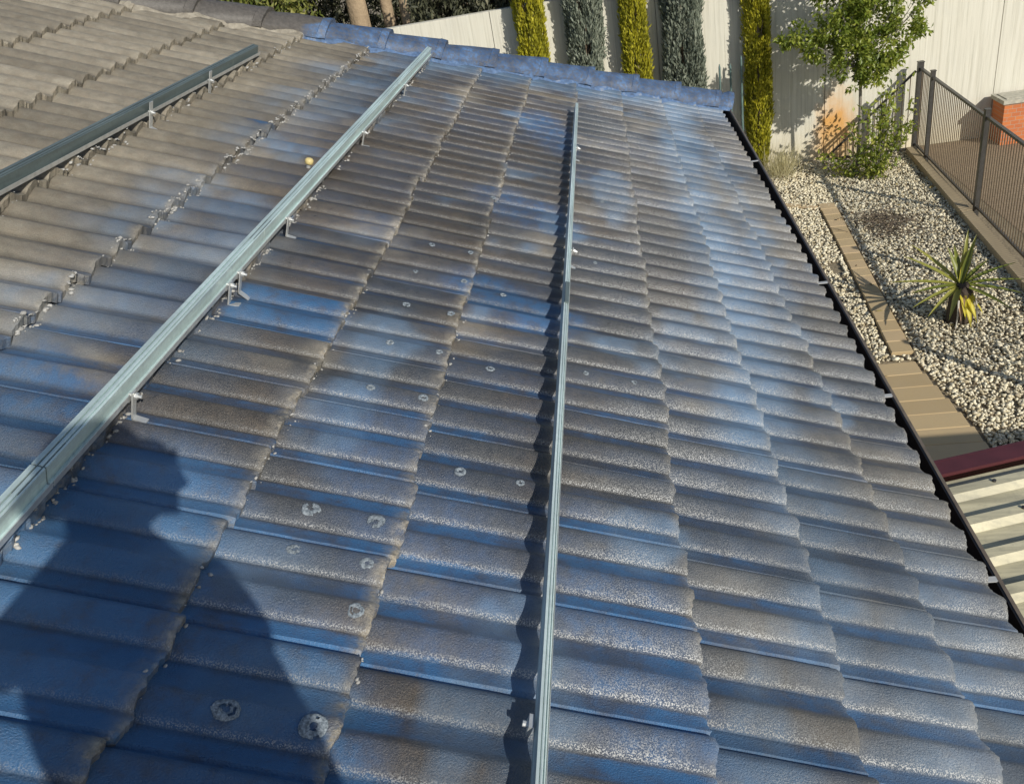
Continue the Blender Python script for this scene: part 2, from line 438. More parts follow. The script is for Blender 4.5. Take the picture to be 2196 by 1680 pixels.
# far slope, ridge, gable and walls that carry the roof
def build_shell():
    vr = COURSE[0]; ridge0 = RP(-2.2, vr, 0.0); ridge1 = RP(float(capu(vr)), vr, 0.0)
    S2 = np.array([-math.cos(TH), 0, -math.sin(TH)])
    m = MB(); n = 40
    L = 6.4
    for k in range(n):
        pass
    a, b = ridge0, ridge1
    us = np.linspace(0, 1, 140); rows = []
    P = []; F = []
    for j in range(15):
        for i, t in enumerate(us):
            p = a + (b - a) * t + S2 * (L * (j // 2 if j % 2 == 0 else j // 2 + 1) / 7) * 1.0
            z = 0.03 * prof(t * (b - a)[1] / ROLL) + (0.0 if j % 2 == 0 else 0.026)
            P.append(p + np.array([-math.sin(TH), 0, math.cos(TH)]) * z)
    for j in range(14):
        for i in range(139):
            q = j * 140 + i; F.append((q, q + 1, q + 141, q + 140))
    nv = len(P)
    mesh_obj('rear_roof', P, F, M['tile'], house, True, attrs={'blue': np.zeros(nv), 'coat': np.zeros(nv), 'tone': np.full(nv, .5), 'edge': np.zeros(nv), 'glint_fleck': np.zeros(nv), 'warm': np.zeros(nv), 'mist': np.zeros(nv), 'valley_dark': np.zeros(nv)})
    # walls
    xE = float(RP(0, 1.625)[0]) - 0.52; xW = ridge0[0] - (xE - ridge0[0])
    zt = float(RP(0, 1.625)[2]) + 0.10
    y0, y1 = -2.0, float(capu(-4.0)) - 0.15
    w = MB(); t = 0.24
    w.box(((xE - t / 2), (y0 + y1) / 2, zt / 2), (t, y1 - y0, zt))
    w.box(((xW + t / 2), (y0 + y1) / 2, zt / 2), (t, y1 - y0, zt))
    for y in (y0 + t / 2, y1 - t / 2):
        zr = ridge0[2] - 0.12
        x0, x1 = xW + t + 0.003, xE - t - 0.003; xm = ridge0[0]
        pts = [(x0, 0), (x1, 0), (x1, zt), (xm, zr), (x0, zt)]
        vs = [(x, y - t / 2, z) for x, z in pts] + [(x, y + t / 2, z) for x, z in pts]
        w.add(vs, [(4, 3, 2, 1, 0), (5, 6, 7, 8, 9)] + [(i, (i + 1) % 5, 5 + (i + 1) % 5, 5 + i) for i in range(5)])
    w.build('wall', M['plaster'], house)
    # fascia under the eaves, soffit
    e = RP(0, 1.60, -0.02)
    fa = MB(); fa.box((e[0] - 0.015, 2.75, e[2] - 0.10), (0.022, 9.7, 0.19)); fa.build('fascia', M['brown'], house)
    # verge underside following the slanted end
    vb = MB()
    for va, vb_ in ((-4.7, 0.0), (0.0, 1.62)):
        p, q = RP(float(capu(va)) - 0.02, va, -0.10), RP(float(capu(vb_)) - 0.02, vb_, -0.10)
        vb.bar(p, q, 0.03, 0.20, up=(0, 1, 0))
    vb.build('verge_board', M['brown'], house)
build_shell()

# ridge capping laid along the verge
def build_caps():
    t = NT('painted_cap'); bl = t.attr('blue')
    n1 = t.noise(9, 5, 0.65); n2 = t.noise(45, 4, 0.65)
    paint = t.ramp(n1, [(0.30, (0.028, 0.045, 0.085)), (0.5, (0.050, 0.098, 0.200)), (0.70, (0.10, 0.19, 0.36))])
    paint = t.mix(t.f(n2, 0.42, 0.62, 0, 0.8), paint, (0.085, 0.090, 0.105))
    bare = t.ramp(n2, [(0.25, (0.055, 0.050, 0.045)), (0.7, (0.11, 0.10, 0.09))])
    t.color(t.mix(t.f(bl, 0.3, 0.7), bare, paint)).set(rough=0.55); t.bump(t.noise(110, 3), 0.5, 0.004)
    capm = t.m
    V = []; F = []; B = []
    v = -4.6; i = 0
    prof_ = [(-0.155, 0.030), (-0.150, 0.065), (-0.115, 0.100), (-0.055, 0.132), (0.0, 0.142), (0.055, 0.132), (0.115, 0.100), (0.150, 0.065), (0.155, 0.030)]
    caps = []
    while v < 1.70:
        L = 0.415
        va, vb = v, min(v + L, 1.72); rg = random.Random(i * 13 + 3)
        j = (rg.random() - 0.5) * 0.014
        base = len(V)
        rows = [(va - 0.03, 0.90, -0.012), (va + 0.03, 0.93, -0.006), ((va + vb) / 2, 0.97, 0.002), (vb - 0.055, 1.0, 0.008), (vb - 0.05, 1.015, 0.010), (vb, 1.015, 0.011), (vb, 0.9, -0.012)]
        for (vv, sc, dw) in rows:
            for (x, z) in prof_:
                u = float(capu(vv)) + 0.06 + j + x * sc
                V.append(RP(u, vv, 0.012 + z * sc + dw + 0.014 * (vnoise(u * 13, vv * 13, 7) - 0.5)))
                B.append(1.0 if (vv + (vnoise(u * 9, vv * 9, 3) - 0.5) * 0.25) > -1.62 else 0.0)
        n = len(prof_)
        for r in range(len(rows) - 1):
            for k in range(n - 1):
                F.append((base + r * n + k, base + (r + 1) * n + k, base + (r + 1) * n + k + 1, base + r * n + k + 1))
        F.append(tuple(base + k for k in range(n)))
        v += L - 0.03; i += 1
    o = mesh_obj('ridge_capping', V, F, capm, house, True, attrs={'blue': B}); o.data.set_sharp_from_angle(angle=R(35))
    # bedding mortar along the near foot of the caps
    m = MB(); rg = random.Random(5)
    vv = np.linspace(-4.6, 1.70, 260)
    Pn = []
    for q in vv:
        u = float(capu(q)) - 0.085; w0 = float(roofw(u, min(q, 1.63)))
        a = 0.018 * (vnoise(q * 9, 0.3, 3) - 0.3)
        Pn.append([RP(u - 0.028 - a, q, w0 - 0.012), RP(u - 0.015, q, w0 + 0.012 + 0.3 * a), RP(u + 0.03, q, 0.075 + 0.5 * a), RP(u + 0.06, q, 0.06)])
    vs = [p for r in Pn for p in r]; fs = []
    for i in range(len(Pn) - 1):
        for k in range(3): fs.append((i * 4 + k, i * 4 + k + 1, (i + 1) * 4 + k + 1, (i + 1) * 4 + k))
    tm = NT('bedding'); b2 = tm.attr('blue'); nn = tm.noise(24, 4, 0.65)
    cc = tm.ramp(nn, [(0.3, (0.16, 0.14, 0.11)), (0.7, (0.34, 0.31, 0.25))])
    cb = tm.ramp(nn, [(0.3, (0.04, 0.07, 0.13)), (0.56, (0.08, 0.15, 0.29)), (0.74, (0.30, 0.30, 0.30))])
    tm.color(tm.mix(b2, cc, cb)).set(rough=0.7); tm.bump(tm.noise(60, 4), 0.6, 0.006)
    mesh_obj('cap_bedding', vs, fs, tm.m, house, True, attrs={'blue': [1.0 if (vv[i // 4] > -1.62) else 0.0 for i in range(len(vs))]})
build_caps()

# eaves gutter with its straps
def build_gutter():
    prof_ = [(0.0, 0.0), (0.092, 0.0), (0.104, 0.018), (0.106, 0.110), (0.112, 0.118), (0.106, 0.124), (0.098, 0.120), (0.097, 0.020), (0.088, 0.007), (0.006, 0.007), (0.006, 0.100), (0.0, 0.100)]
    fr = []
    for y in np.linspace(-2.2, 8.42, 12):
        x0 = 1.030 + 0.0065 * (y - 1.8) - 0.112
        fr.append(((x0, y, G0 - 2.05 - 0.118), (1, 0, 0), (0, 0, 1)))
    g = MB().sweep(prof_, fr).build('gutter', M['gutter'], house)
    # far stop end
    x0 = fr[-1][0][0]; MB().box((x0 + 0.053, 8.426, G0 - 2.05 - 0.060), (0.108, 0.010, 0.116)).build('stop_end', M['gutter'], g)
    lip = MB().sweep([(0.104, 0.1245), (0.1155, 0.1245), (0.1155, 0.1175), (0.1135, 0.1175)], fr).build('gutter_lip', M['lip'], g)
    for y in (2.02, 3.10, 4.25, 6.5):
        x0 = 1.030 + 0.0065 * (y - 1.8) - 0.112
        MB().box((x0 + 0.050, y, G0 - 2.05 + 0.004), (0.118, 0.022, 0.004)).build('gutter_strap', M['white'], g)
build_gutter()

# loose crumbs and chipped mortar along the course edges
ICO_V = []
_t = (1 + 5 ** 0.5) / 2
for a, b in ((-1, _t), (1, _t), (-1, -_t), (1, -_t)): ICO_V += [(a, b, 0)]
for a, b in ((-1, _t), (1, _t), (-1, -_t), (1, -_t)): ICO_V += [(0, a, b)]
for a, b in ((_t, -1), (_t, 1), (-_t, -1), (-_t, 1)): ICO_V += [(a, 0, b)]
ICO_V = np.array(ICO_V, float) / math.sqrt(1 + _t * _t)
ICO_F = np.array([(0, 11, 5), (0, 5, 1), (0, 1, 7), (0, 7, 10), (0, 10, 11), (1, 5, 9), (5, 11, 4), (11, 10, 2), (10, 7, 6), (7, 1, 8), (3, 9, 4), (3, 4, 2), (3, 2, 6), (3, 6, 8), (3, 8, 9), (4, 9, 5), (2, 4, 11), (6, 2, 10), (8, 6, 7), (9, 8, 1)])
def pebbles(C, rad, flat=0.7, jit=0.25):
    n = len(C)
    q = rng.normal(size=(n, 4)); q /= np.linalg.norm(q, axis=1)[:, None]
    w, x, y, z = q.T
    Rm = np.stack([1 - 2 * (y * y + z * z), 2 * (x * y - z * w), 2 * (x * z + y * w), 2 * (x * y + z * w), 1 - 2 * (x * x + z * z), 2 * (y * z - x * w), 2 * (x * z - y * w), 2 * (y * z + x * w), 1 - 2 * (x * x + y * y)], -1).reshape(n, 3, 3)
    sc = np.stack([rng.uniform(0.8, 1.3, n), rng.uniform(0.6, 1.0, n), rng.uniform(0.5, 0.85, n)], -1) * np.asarray(rad)[:, None]
    loc = ICO_V[None] * (1 + jit * (rng.random((n, 12, 1)) - 0.5)) * sc[:, None, :]
    V = np.einsum('nij,nkj->nki', Rm, loc); V[:, :, 2] *= flat; V = V + C[:, None, :]
    F = (ICO_F[None] + (np.arange(n) * 12)[:, None, None]).reshape(-1, 3)
    return V.reshape(-1, 3), F
def build_crumbs():
    C = []; rd = []
    for v0, dens, ua, ub in ((-1.196, 130, 1.2, 6.5), (-0.80, 90, 1.2, 6.5), (-1.626, 46, 2.0, 6.4), (-0.416, 26, 0.9, 6.6), (-0.045, 18, 1.0, 6.7)):
        n = int(dens * (ub - ua) * 2.0)
        u = rng.uniform(ua, ub, n); dv = rng.normal(0.002, 0.007, n); v = v0 + dv
        lump = vnoise(u * 9, np.full(n, v0 * 7), 5) > 0.42
        for a, b, l in zip(u, v, lump):
            if not l: continue
            k = float(roofw(a, b)); r = float(float(rng.choice([0.0028, 0.0045, 0.0075])) * rng.uniform(0.7, 1.25)) * (1.15 if v0 < -0.6 else 0.8)
            C.append(RP(a, b, k + r * 0.2)); rd.append(r)
    V, F = pebbles(np.array(C), np.array(rd), 0.6, 0.7)
    o = mesh_obj('mortar_crumbs', V, F, M['crumb'])
    tag(o, 'pale crumbs of mortar lying along the edges of the tile courses', 'crumbs', kind='stuff')
build_crumbs()

# pale blistered rings left on the tiles
def build_rings():
    R_ = [(1.46, -.265, 26), (1.46, -.109, 30), (1.31, -.263, 18), (1.31, -.098, 22), (1.72, .062, 22), (1.73, .226, 16), (2.05, -.248, 16), (2.05, -.091, 20), (2.34, -.247, 17), (2.34, -.086, 15), (2.64, -.246, 17), (2.64, -.087, 18), (2.93, -.078, 16), (2.29, .086, 20), (1.17, -.09, 26), (.945, -.259, 30), (.945, -.10, 34), (3.23, -.247, 16), (3.22, -.086, 16), (2.53, .411, 12), (2.53, .579, 12), (3.84, -.063, 18), (2.87, .079, 14), (2.94, -.263, 12), (4.33, .493, 14), (4.33, .634, 14), (3.5, .45, 12)]
    t = NT('ring_paint'); n1 = t.noise(160, 3, 0.7)
    t.color(t.ramp(n1, [(0.38, (0.08, 0.10, 0.12)), (0.66, (0.29, 0.33, 0.36))])).set(rough=0.75)
    for i, (u, v, mm) in enumerate(R_):
        u = U0 + ROLL * (round((u - U0) / ROLL - 0.27) + 0.27)
        V = []; F = []
        rg = random.Random(i); r = mm * 0.00062; n = 28
        el = 1 + rg.random() * 0.35
        for ring, rr in enumerate((0.30, 0.55, 0.80, 1.0, 1.12)):
            for k in range(n):
                a = 2 * math.pi * k / n
                q = rr * (1 + 0.12 * (vnoise(math.cos(a) * 1.7 + i * 7, math.sin(a) * 1.7, 3) - 0.5) * 2 + 0.10 * (vnoise(math.cos(a) * 6 + i * 3, math.sin(a) * 6, 9) - 0.5))
                uu = u + r * q * math.cos(a); vv = v + r * q * el * math.sin(a)
                w = float(roofw(uu, vv)) + (0.0010 if ring in (0, 4) else 0.0036) + 0.0016 * rg.random()
                V.append(RP(uu, vv, w))
        for s in range(4):
            for k in range(n):
                if vnoise(k * 0.30 + i * 3.1, s * 0.8, 8) < (0.30 if s in (0, 3) else 0.16): continue
                k2 = (k + 1) % n
                F.append((s * n + k, (s + 1) * n + k, (s + 1) * n + k2, s * n + k2))
        mesh_obj('paint_spot', V, F, t.m, house, True)
build_rings()

# ------------------------------------------------------------------ mounting rails
def rail(v0, ua, ub, joints, hooks, label, mat, bolts=(), ws=1.0, tall=0.0):
    root = empty('mounting_rail', tuple(RP(ub, v0, 0.0)))
    tag(root, label, 'rail', 'metal mounting rails laid across the roof')
    # channel profile: x down the slope, y out of the roof
    P = [(-0.024, 0.078), (0.024, 0.078), (0.034, 0.078), (0.034, 0.083), (0.0235, 0.0835), (0.022, 0.100), (0.022, 0.133), (0.016, 0.134), (0.015, 0.127), (0.010, 0.127), (0.009, 0.133), (0.003, 0.134), (-0.003, 0.133), (-0.004, 0.126), (-0.008, 0.126), (-0.009, 0.134), (-0.024, 0.134), (-0.024, 0.100), (-0.021, 0.097), (-0.024, 0.094)]
    P = [(a * ws, 0.078 + (b - 0.078) * (0.55 + 0.45 * ws)) for a, b in P]
    cuts = [ua] + sorted(joints) + [ub]
    for a, b in zip(cuts[:-1], cuts[1:]):
        a2 = a + (0.0025 if a != ua else 0); b2 = b - (0.0025 if b != ub else 0)
        fr = [(RP(u, v0, 0.0), S_, N_) for u in np.linspace(a2, b2, 6)]
        MB().sweep(P, fr).build('rail_section', mat, root)
        # rolled lip along the lower side
        MB().sweep([(a * ws + (1 - ws) * 0.003, b) for a, b in ((0.0345, 0.0765), (0.041, 0.0765), (0.041, 0.093), (0.0385, 0.093), (0.0385, 0.0795), (0.0345, 0.0795))], fr).build('rail_lip', M['alu'], root)
    for j in joints:
        fr = [(RP(u, v0, 0.0), S_, N_) for u in (j - 0.09, j + 0.09)]
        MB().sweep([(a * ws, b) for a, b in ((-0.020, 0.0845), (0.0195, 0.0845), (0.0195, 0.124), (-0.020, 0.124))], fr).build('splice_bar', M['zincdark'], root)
    for u in hooks:
        k = float(roofw(u, v0 + 0.05)); ax = np.array([E_, S_, N_])
        h = MB(); d = 0.047 * ws + 0.004
        h.box(RP(u, v0 + d, 0.062 + tall / 2), (0.020 + tall * 0.25, 0.004, 0.080 + tall), ax)               # upright strap
        h.hexa([RP(u - .010, v0 + d, .020), RP(u + .010, v0 + d, .020), RP(u + .010, v0 + d + .035, k + .001), RP(u - .010, v0 + d + .035, k + .001),
                RP(u - .010, v0 + d, .024), RP(u + .010, v0 + d, .024), RP(u + .010, v0 + d + .035, k + .005), RP(u - .010, v0 + d + .035, k + .005)])
        h.box(RP(u, v0 + 0.012, 0.0745), (0.022, 0.050 * ws, 0.005), ax)              # tongue under the rail
        b = h.build('roof_hook', M['alu'], root)
        bb = MB(); bb.tube([RP(u, v0 + d - 0.012, 0.090), RP(u, v0 + d + 0.020, 0.090)], 0.0045, 8)
        bb.tube([RP(u, v0 + d + 0.003, 0.090), RP(u, v0 + d + 0.011, 0.090)], 0.009, 6); bb.build('bolt', M['alu'], b)
    for u in bolts:
        bb = MB(); bb.box(RP(u, v0 - 0.020, 0.090), (0.030, 0.008, 0.022), np.array([E_, S_, N_])); bb.tube([RP(u, v0 - 0.034, 0.088), RP(u, v0 - 0.018, 0.088)], 0.006, 8)
        bb.build('side_clip', M['alu'], root)
    return root
rail(0.309, -0.6, 6.02, [2.9], [3.4, 5.0], 'straight mounting rail nearest the gutter, seen end on with a wide dark shadow beside it', M['zincpale'], ws=0.38,
     bolts=[1.02])
rail(-0.810, 0.2, 6.42, [1.34, 2.74], [1.695, 2.356, 2.449, 2.958, 4.211, 5.337], 'pale green zinc mounting rail crossing the middle of the roof past the yellow cap', M['zinc'], ws=0.70)
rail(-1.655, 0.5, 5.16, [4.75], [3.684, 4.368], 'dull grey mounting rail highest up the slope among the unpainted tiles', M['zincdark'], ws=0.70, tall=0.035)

# small yellow cap beside the middle rail
def yellow_cap():
    p = RP(3.62, -0.885, float(roofw(3.62, -0.885)))
    r = empty('plastic_cap', tuple(p)); tag(r, 'small round yellow cap on a short stub beside the middle rail', 'cap')
    MB().tube([p - 0.004 * N_, p + 0.018 * N_], 0.010, 10).build('stub', M['alu'], r)
    y = simple('yellowplastic', (0.62, 0.50, 0.22), 0.2, 40, 0.5, 0.1)
    MB().tube([p + 0.016 * N_, p + 0.020 * N_, p + 0.034 * N_, p + 0.041 * N_, p + 0.043 * N_], [0.015, 0.019, 0.019, 0.013, 0.005], 14).build('dome', y, r, True)
yellow_cap()

# ------------------------------------------------------------------ ground
def ground():
    t = NT('garden_soil'); n = t.noise(3, 5, 0.6); n2 = t.noise(40, 4)
    c = t.ramp(n, [(0.3, (0.22, 0.18, 0.115)), (0.7, (0.34, 0.275, 0.18))]); c = t.mix(t.f(n2, 0.4, 0.7, 0, 0.5), c, (0.05, 0.042, 0.033))
    t.color(c).set(rough=0.95); t.bump(n2, 0.6, 0.02)
    L = 300.0
    o = mesh_obj('ground', [(-L, -L, 0), (L, -L, 0), (L, L, 0), (-L, L, 0)], [(0, 1, 2, 3)], t.m); tag(o, kind='structure')
    # pool surround beyond the fence
    t = NT('pool_paving'); b = t.n.new('ShaderNodeTexBrick'); b.inputs['Scale'].default_value = 3.2
    b.inputs['Color1'].default_value = (0.33, 0.25, 0.165, 1); b.inputs['Color2'].default_value = (0.29, 0.215, 0.14, 1); b.inputs['Mortar'].default_value = (0.12, 0.09, 0.065, 1)
    b.inputs['Mortar Size'].default_value = 0.012; t.l.new(t.co(), b.inputs['Vector'])
    t.color(t.mix(t.f(t.noise(2, 5), 0.3, 0.7, 0, 0.45), b.outputs['Color'], (0.22, 0.165, 0.11))).set(rough=0.8); t.bump(t.noise(70, 3), 0.2, 0.004)
    o = mesh_obj('paving', [(4.60, 2.0, .004), (16, 2.0, .004), (16, 13.55, .004), (4.60, 13.55, .004)], [(0, 1, 2, 3)], t.m); tag(o, kind='structure')
ground()

PATHX = [(11.35, 2.655, 2.865), (9.6, 2.555, 2.74), (8.06, 2.455, 2.64), (7.25, 2.40, 2.60)]   # y, left, right of the narrow brick strip
def path_x(y):
    ys = [p[0] for p in PATHX][::-1]
    return float(np.interp(y, ys, [p[1] for p in PATHX][::-1])), float(np.interp(y, ys, [p[2] for p in PATHX][::-1]))
def build_path():
    t = NT('path_brick'); n = t.noise(6, 5, 0.6); tn = t.attr('tone')
    c = t.ramp(tn, [(0.0, (0.42, 0.31, 0.165)), (0.5, (0.50, 0.375, 0.205)), (1.0, (0.54, 0.40, 0.235))])
    c = t.mix(t.f(n, 0.35, 0.7, 0, 0.45), c, (0.44, 0.34, 0.205)); t.color(c).set(rough=0.9); t.bump(t.noise(120, 3), 0.4, 0.003)
    V = []; F = []; T = []
    def slab(c, dx, dy, ang, z0, z1):
        ca, sa = math.cos(ang), math.sin(ang); b = len(V); tn_ = random.random()
        e = 0.006
        for z, s in ((z0, 0), (z1 - e, 0), (z1, e)):
            for x, y in ((-1, -1), (1, -1), (1, 1), (-1, 1)):
                X, Y = x * (dx / 2 - s), y * (dy / 2 - s)
                V.append((c[0] + X * ca - Y * sa, c[1] + X * sa + Y * ca, z + (random.random() - .5) * 0.002)); T.append(tn_)
        for r in range(2):
            for k in range(4): F.append((b + r * 4 + k, b + r * 4 + (k + 1) % 4, b + r * 4 + 4 + (k + 1) % 4, b + r * 4 + 4 + k))
        F.append((b + 8, b + 9, b + 10, b + 11))
    y = 7.34
    while y < 11.36:
        a, b = path_x(y + 0.11); slab(((a + b) / 2, y + 0.11), b - a, 0.215, -0.06, 0.005, 0.040); y += 0.222
    # short cross row at the far end
    for i in range(3):
        t_ = (i + 0.5) / 3; slab((2.62 - t_ * 0.52, 11.45 + t_ * 0.36), 0.205, 0.10, -0.6, 0.005, 0.040)
    # broad paved landing, long pavers in courses
    y = 7.16
    row = 0
    while y > 3.4:
        a = 1.55; xr = 2.56 + 0.10 * (7.2 - y) if y > 6 else 2.68
        xs = [1.0, 1.42, 1.84, 2.20, xr]
        for p, q in zip(xs[:-1], xs[1:]): slab(((p + q) / 2, y - 0.11), q - p - 0.006, 0.218, -0.02, 0.005, 0.036)
        y -= 0.2225; row += 1
    o = mesh_obj('path', V, F, t.m, attrs={'tone': T}); tag(o, kind='structure')
    mb = mesh_obj('path_bed', [(0.9, 3.4, .004), (2.60, 3.4, .004), (2.55, 7.2, .004), (0.9, 7.2, .004)], [(0, 1, 2, 3)], M['mortar']); tag(mb, kind='structure')
build_path()

def build_gravel():
    n = 52000
    x = rng.uniform(0.9, 4.5, n); y = rng.uniform(5.2, 13.5, n)
    fx = 4.40 + 0.07 * (y - 13.25)
    keep = x < fx - 0.01
    py = np.array([path_x(b) for b in y]); inner = (y > 7.30) & (y < 11.40) & (x > py[:, 0] - 0.03) & (x < py[:, 1] + 0.02)
    keep &= ~inner
    keep &= ~((y < 7.22) & (x < np.where(y > 6, 2.56 + 0.10 * (7.2 - y), 2.68) + 0.03))
    keep &= ~((x < path_x(9)[0]) & (vnoise(x * 5, y * 5, 4) < 0.16))
    thin = np.hypot((x - 3.30) / 0.40, (y - 10.55) / 0.55) < 0.8 + 0.5 * (vnoise(x * 9, y * 9, 8) - 0.5)
    keep &= ~(thin & (rng.random(n) < 0.60))
    keep &= np.hypot((x - 2.75) / .22, (y - 7.35) / .14) > 0.0
    x = x[keep]; y = y[keep]; m = len(x)
    r = rng.uniform(0.011, 0.021, m) * np.where(rng.random(m) < 0.12, 1.5, 1.0)
    z = r * 0.35 + rng.uniform(0, 0.024, m)
    V, F = pebbles(np.stack([x, y, z], -1), r, 0.85, 0.35)
    tone = np.repeat(rng.random(m), 12)
    t = NT('white_pebble'); tn = t.attr('tone')
    c = t.ramp(tn, [(0.0, (0.40, 0.33, 0.20)), (0.25, (0.64, 0.565, 0.39)), (0.8, (0.80, 0.735, 0.56)), (1.0, (0.24, 0.19, 0.12))])
    t.color(c).set(rough=0.75)
    o = mesh_obj('white_gravel', V, F, t.m, smooth=True, attrs={'tone': tone}); tag(o, 'loose white pebbles covering the garden bed', 'gravel', kind='stuff')
build_gravel()

# ------------------------------------------------------------------ boundary wall
def build_wall():
    root = empty('boundary_wall', (1, 13.65, 0)); tag(root, 'tall cream concrete boundary wall with vertical raked grooves', 'wall')
    t = NT('raked_concrete'); co = t.co()
    st = t.noise(1.0, 6, 0.7, stretch=(26, 1, 0.7)); st2 = t.noise(1.0, 4, 0.6, stretch=(7, 1, 0.25)); sm = t.noise(1.1, 5, 0.6)
    c = t.ramp(st, [(0.28, (0.46, 0.445, 0.37)), (0.5, (0.63, 0.61, 0.52)), (0.75, (0.70, 0.685, 0.60))])
    c = t.mix(t.f(st2, 0.52, 0.75, 0, 0.35), c, (0.50, 0.47, 0.38)); c = t.mix(t.f(sm, 0.55, 0.8, 0, 0.30), c, (0.48, 0.48, 0.45))
    # rust-orange earth stain low on the wall
    sx = t.n.new('ShaderNodeSeparateXYZ'); t.l.new(co, sx.inputs[0])
    dx = t.math('MULTIPLY', t.math('SUBTRACT', sx.outputs[0], 2.36), 2.7); dz = t.math('MULTIPLY', t.math('SUBTRACT', sx.outputs[2], 0.30), 1.25)
    d = t.math('SQRT', t.math('ADD', t.math('MULTIPLY', dx, dx), t.math('MULTIPLY', dz, dz)))
    d = t.math('ADD', d, t.math('MULTIPLY', t.math('SUBTRACT', t.noise(7, 4), 0.5), 0.7))
    c = t.mix(t.f(d, 0.40, 1.10, 0.95, 0.0), c, (0.66, 0.34, 0.09))
    # pale soil splash along the foot
    c = t.mix(t.f(t.math('ADD', sx.outputs[2], t.math('MULTIPLY', t.noise(4, 3), 0.5)), 0.25, 0.85, 0.55, 0.0), c, (0.66, 0.56, 0.36))
    t.color(c).set(rough=0.9); t.bump(st, 0.35, 0.012)
    H = 2.93; Y = 13.60
    x0, x1 = -9.0, 12.0; w = 2.44; x = x0
    i = 0
    while x < x1:
        MB().box((x + w / 2, Y + 0.09, H / 2), (w - 0.010, 0.16, H)).build('wall_panel', t.m, root); x += w; i += 1
    MB().box(((x0 + x) / 2, Y + 0.10, H / 2 - 0.01), (x - x0, 0.10, H - 0.03)).build('joint_filler', M['mortar'], root)
build_wall()

# ------------------------------------------------------------------ pool fence
def fx(y): return 4.485 + 0.055 * (y - 13.37)
def build_fence():
    fm = simple('powdercoat', (0.045, 0.043, 0.040), 0.25, 20, 0.4, 0.05)
    barm = simple('barcoat', (0.125, 0.092, 0.058), 0.25, 20, 0.4, 0.05)
    root = empty('pool_fence', (fx(10), 10, 0)); tag(root, 'dark barred metal pool fence running along the gravel bed', 'fence')
    H = 1.25
    posts = [13.37, 12.74, 10.54, 8.0, 5.6]
    for i, y in enumerate(posts):
        p = MB(); s = 0.075 if i == 0 else 0.055
        p.box((fx(y), y, (H + 0.06) / 2), (s, s, H + 0.06)); p.box((fx(y), y, H + 0.068), (s + 0.012, s + 0.012, 0.014)); p.build('post', fm, root)
    for a, b in zip(posts[:-1], posts[1:]):
        A = np.array((fx(a), a - 0.04, 0)); B = np.array((fx(b), b + 0.032, 0))
        MB().bar(A + (0, 0, H - 0.02), B + (0, 0, H - 0.02), 0.040, 0.030).build('top_rail', fm, root)
        MB().bar(A + (0, 0, 0.13), B + (0, 0, 0.13), 0.035, 0.025).build('bottom_rail', fm, root)
        n = int(round((a - b) / 0.075)); m = MB()
        for k in range(1, n):
            q = A + (B - A) * k / n; m.tube([q + (0, 0, 0.142), q + (0, 0, H - 0.035)], 0.0068, 6)
        m.build('bars', barm, root)
    # raked infill panel beside the corner post
    r2 = empty('raked_fence_panel', (3.9, 13.38, 0)); tag(r2, 'triangular barred fence panel sloping down from the tall corner post', 'fence')
    y = 13.40; a = np.array((4.435, y, 1.19)); b = np.array((3.20, y, 0.08))
    MB().bar(a, b, 0.030, 0.030).build('sloping_rail', fm, r2)
    MB().bar((4.435, y, 0.05), (3.22, y, 0.05), 0.028, 0.028).build('bottom_rail', fm, r2)
    MB().box((4.0, y, 0.38), (0.05, 0.05, 0.74)).build('post', fm, r2)
    m = MB()
    for k in range(1, 15):
        x = 4.435 - k * 0.096 + 0.03; zt = 1.19 - (4.435 - x) * (1.11 / 1.235) - 0.022
        if zt < 0.10: continue
        m.tube([(x, y, 0.066), (x, y, zt)], 0.007, 6)
    m.build('bars', barm, r2)
    # sleeper edging under the fence
    tm = simple('sleeper', (0.40, 0.315, 0.195), 0.2, 5, 0.85, 0.4, stretch=(1, 0.15, 1))
    ys = [13.28, 12.55, 10.5, 8.4, 6.2]
    for i, (a, b) in enumerate(zip(ys[:-1], ys[1:])):
        xa = 4.395 + 0.070 * (a - 13.25); xb = 4.395 + 0.070 * (b - 13.25)
        o = MB().bar((xa, a - 0.006, 0.055), (xb, b + 0.006, 0.055), 0.12, 0.11).build('edging_sleeper', tm)
        tag(o, ['short pale timber sleeper at the foot of the corner fence post', 'long tan timber sleeper below the fence between the second and third posts',
                'tan timber sleeper behind the spiky plant at the fence foot', 'timber sleeper nearest the viewer under the fence at the right edge'][i], 'sleeper', 'timber sleepers edging the gravel bed')
build_fence()

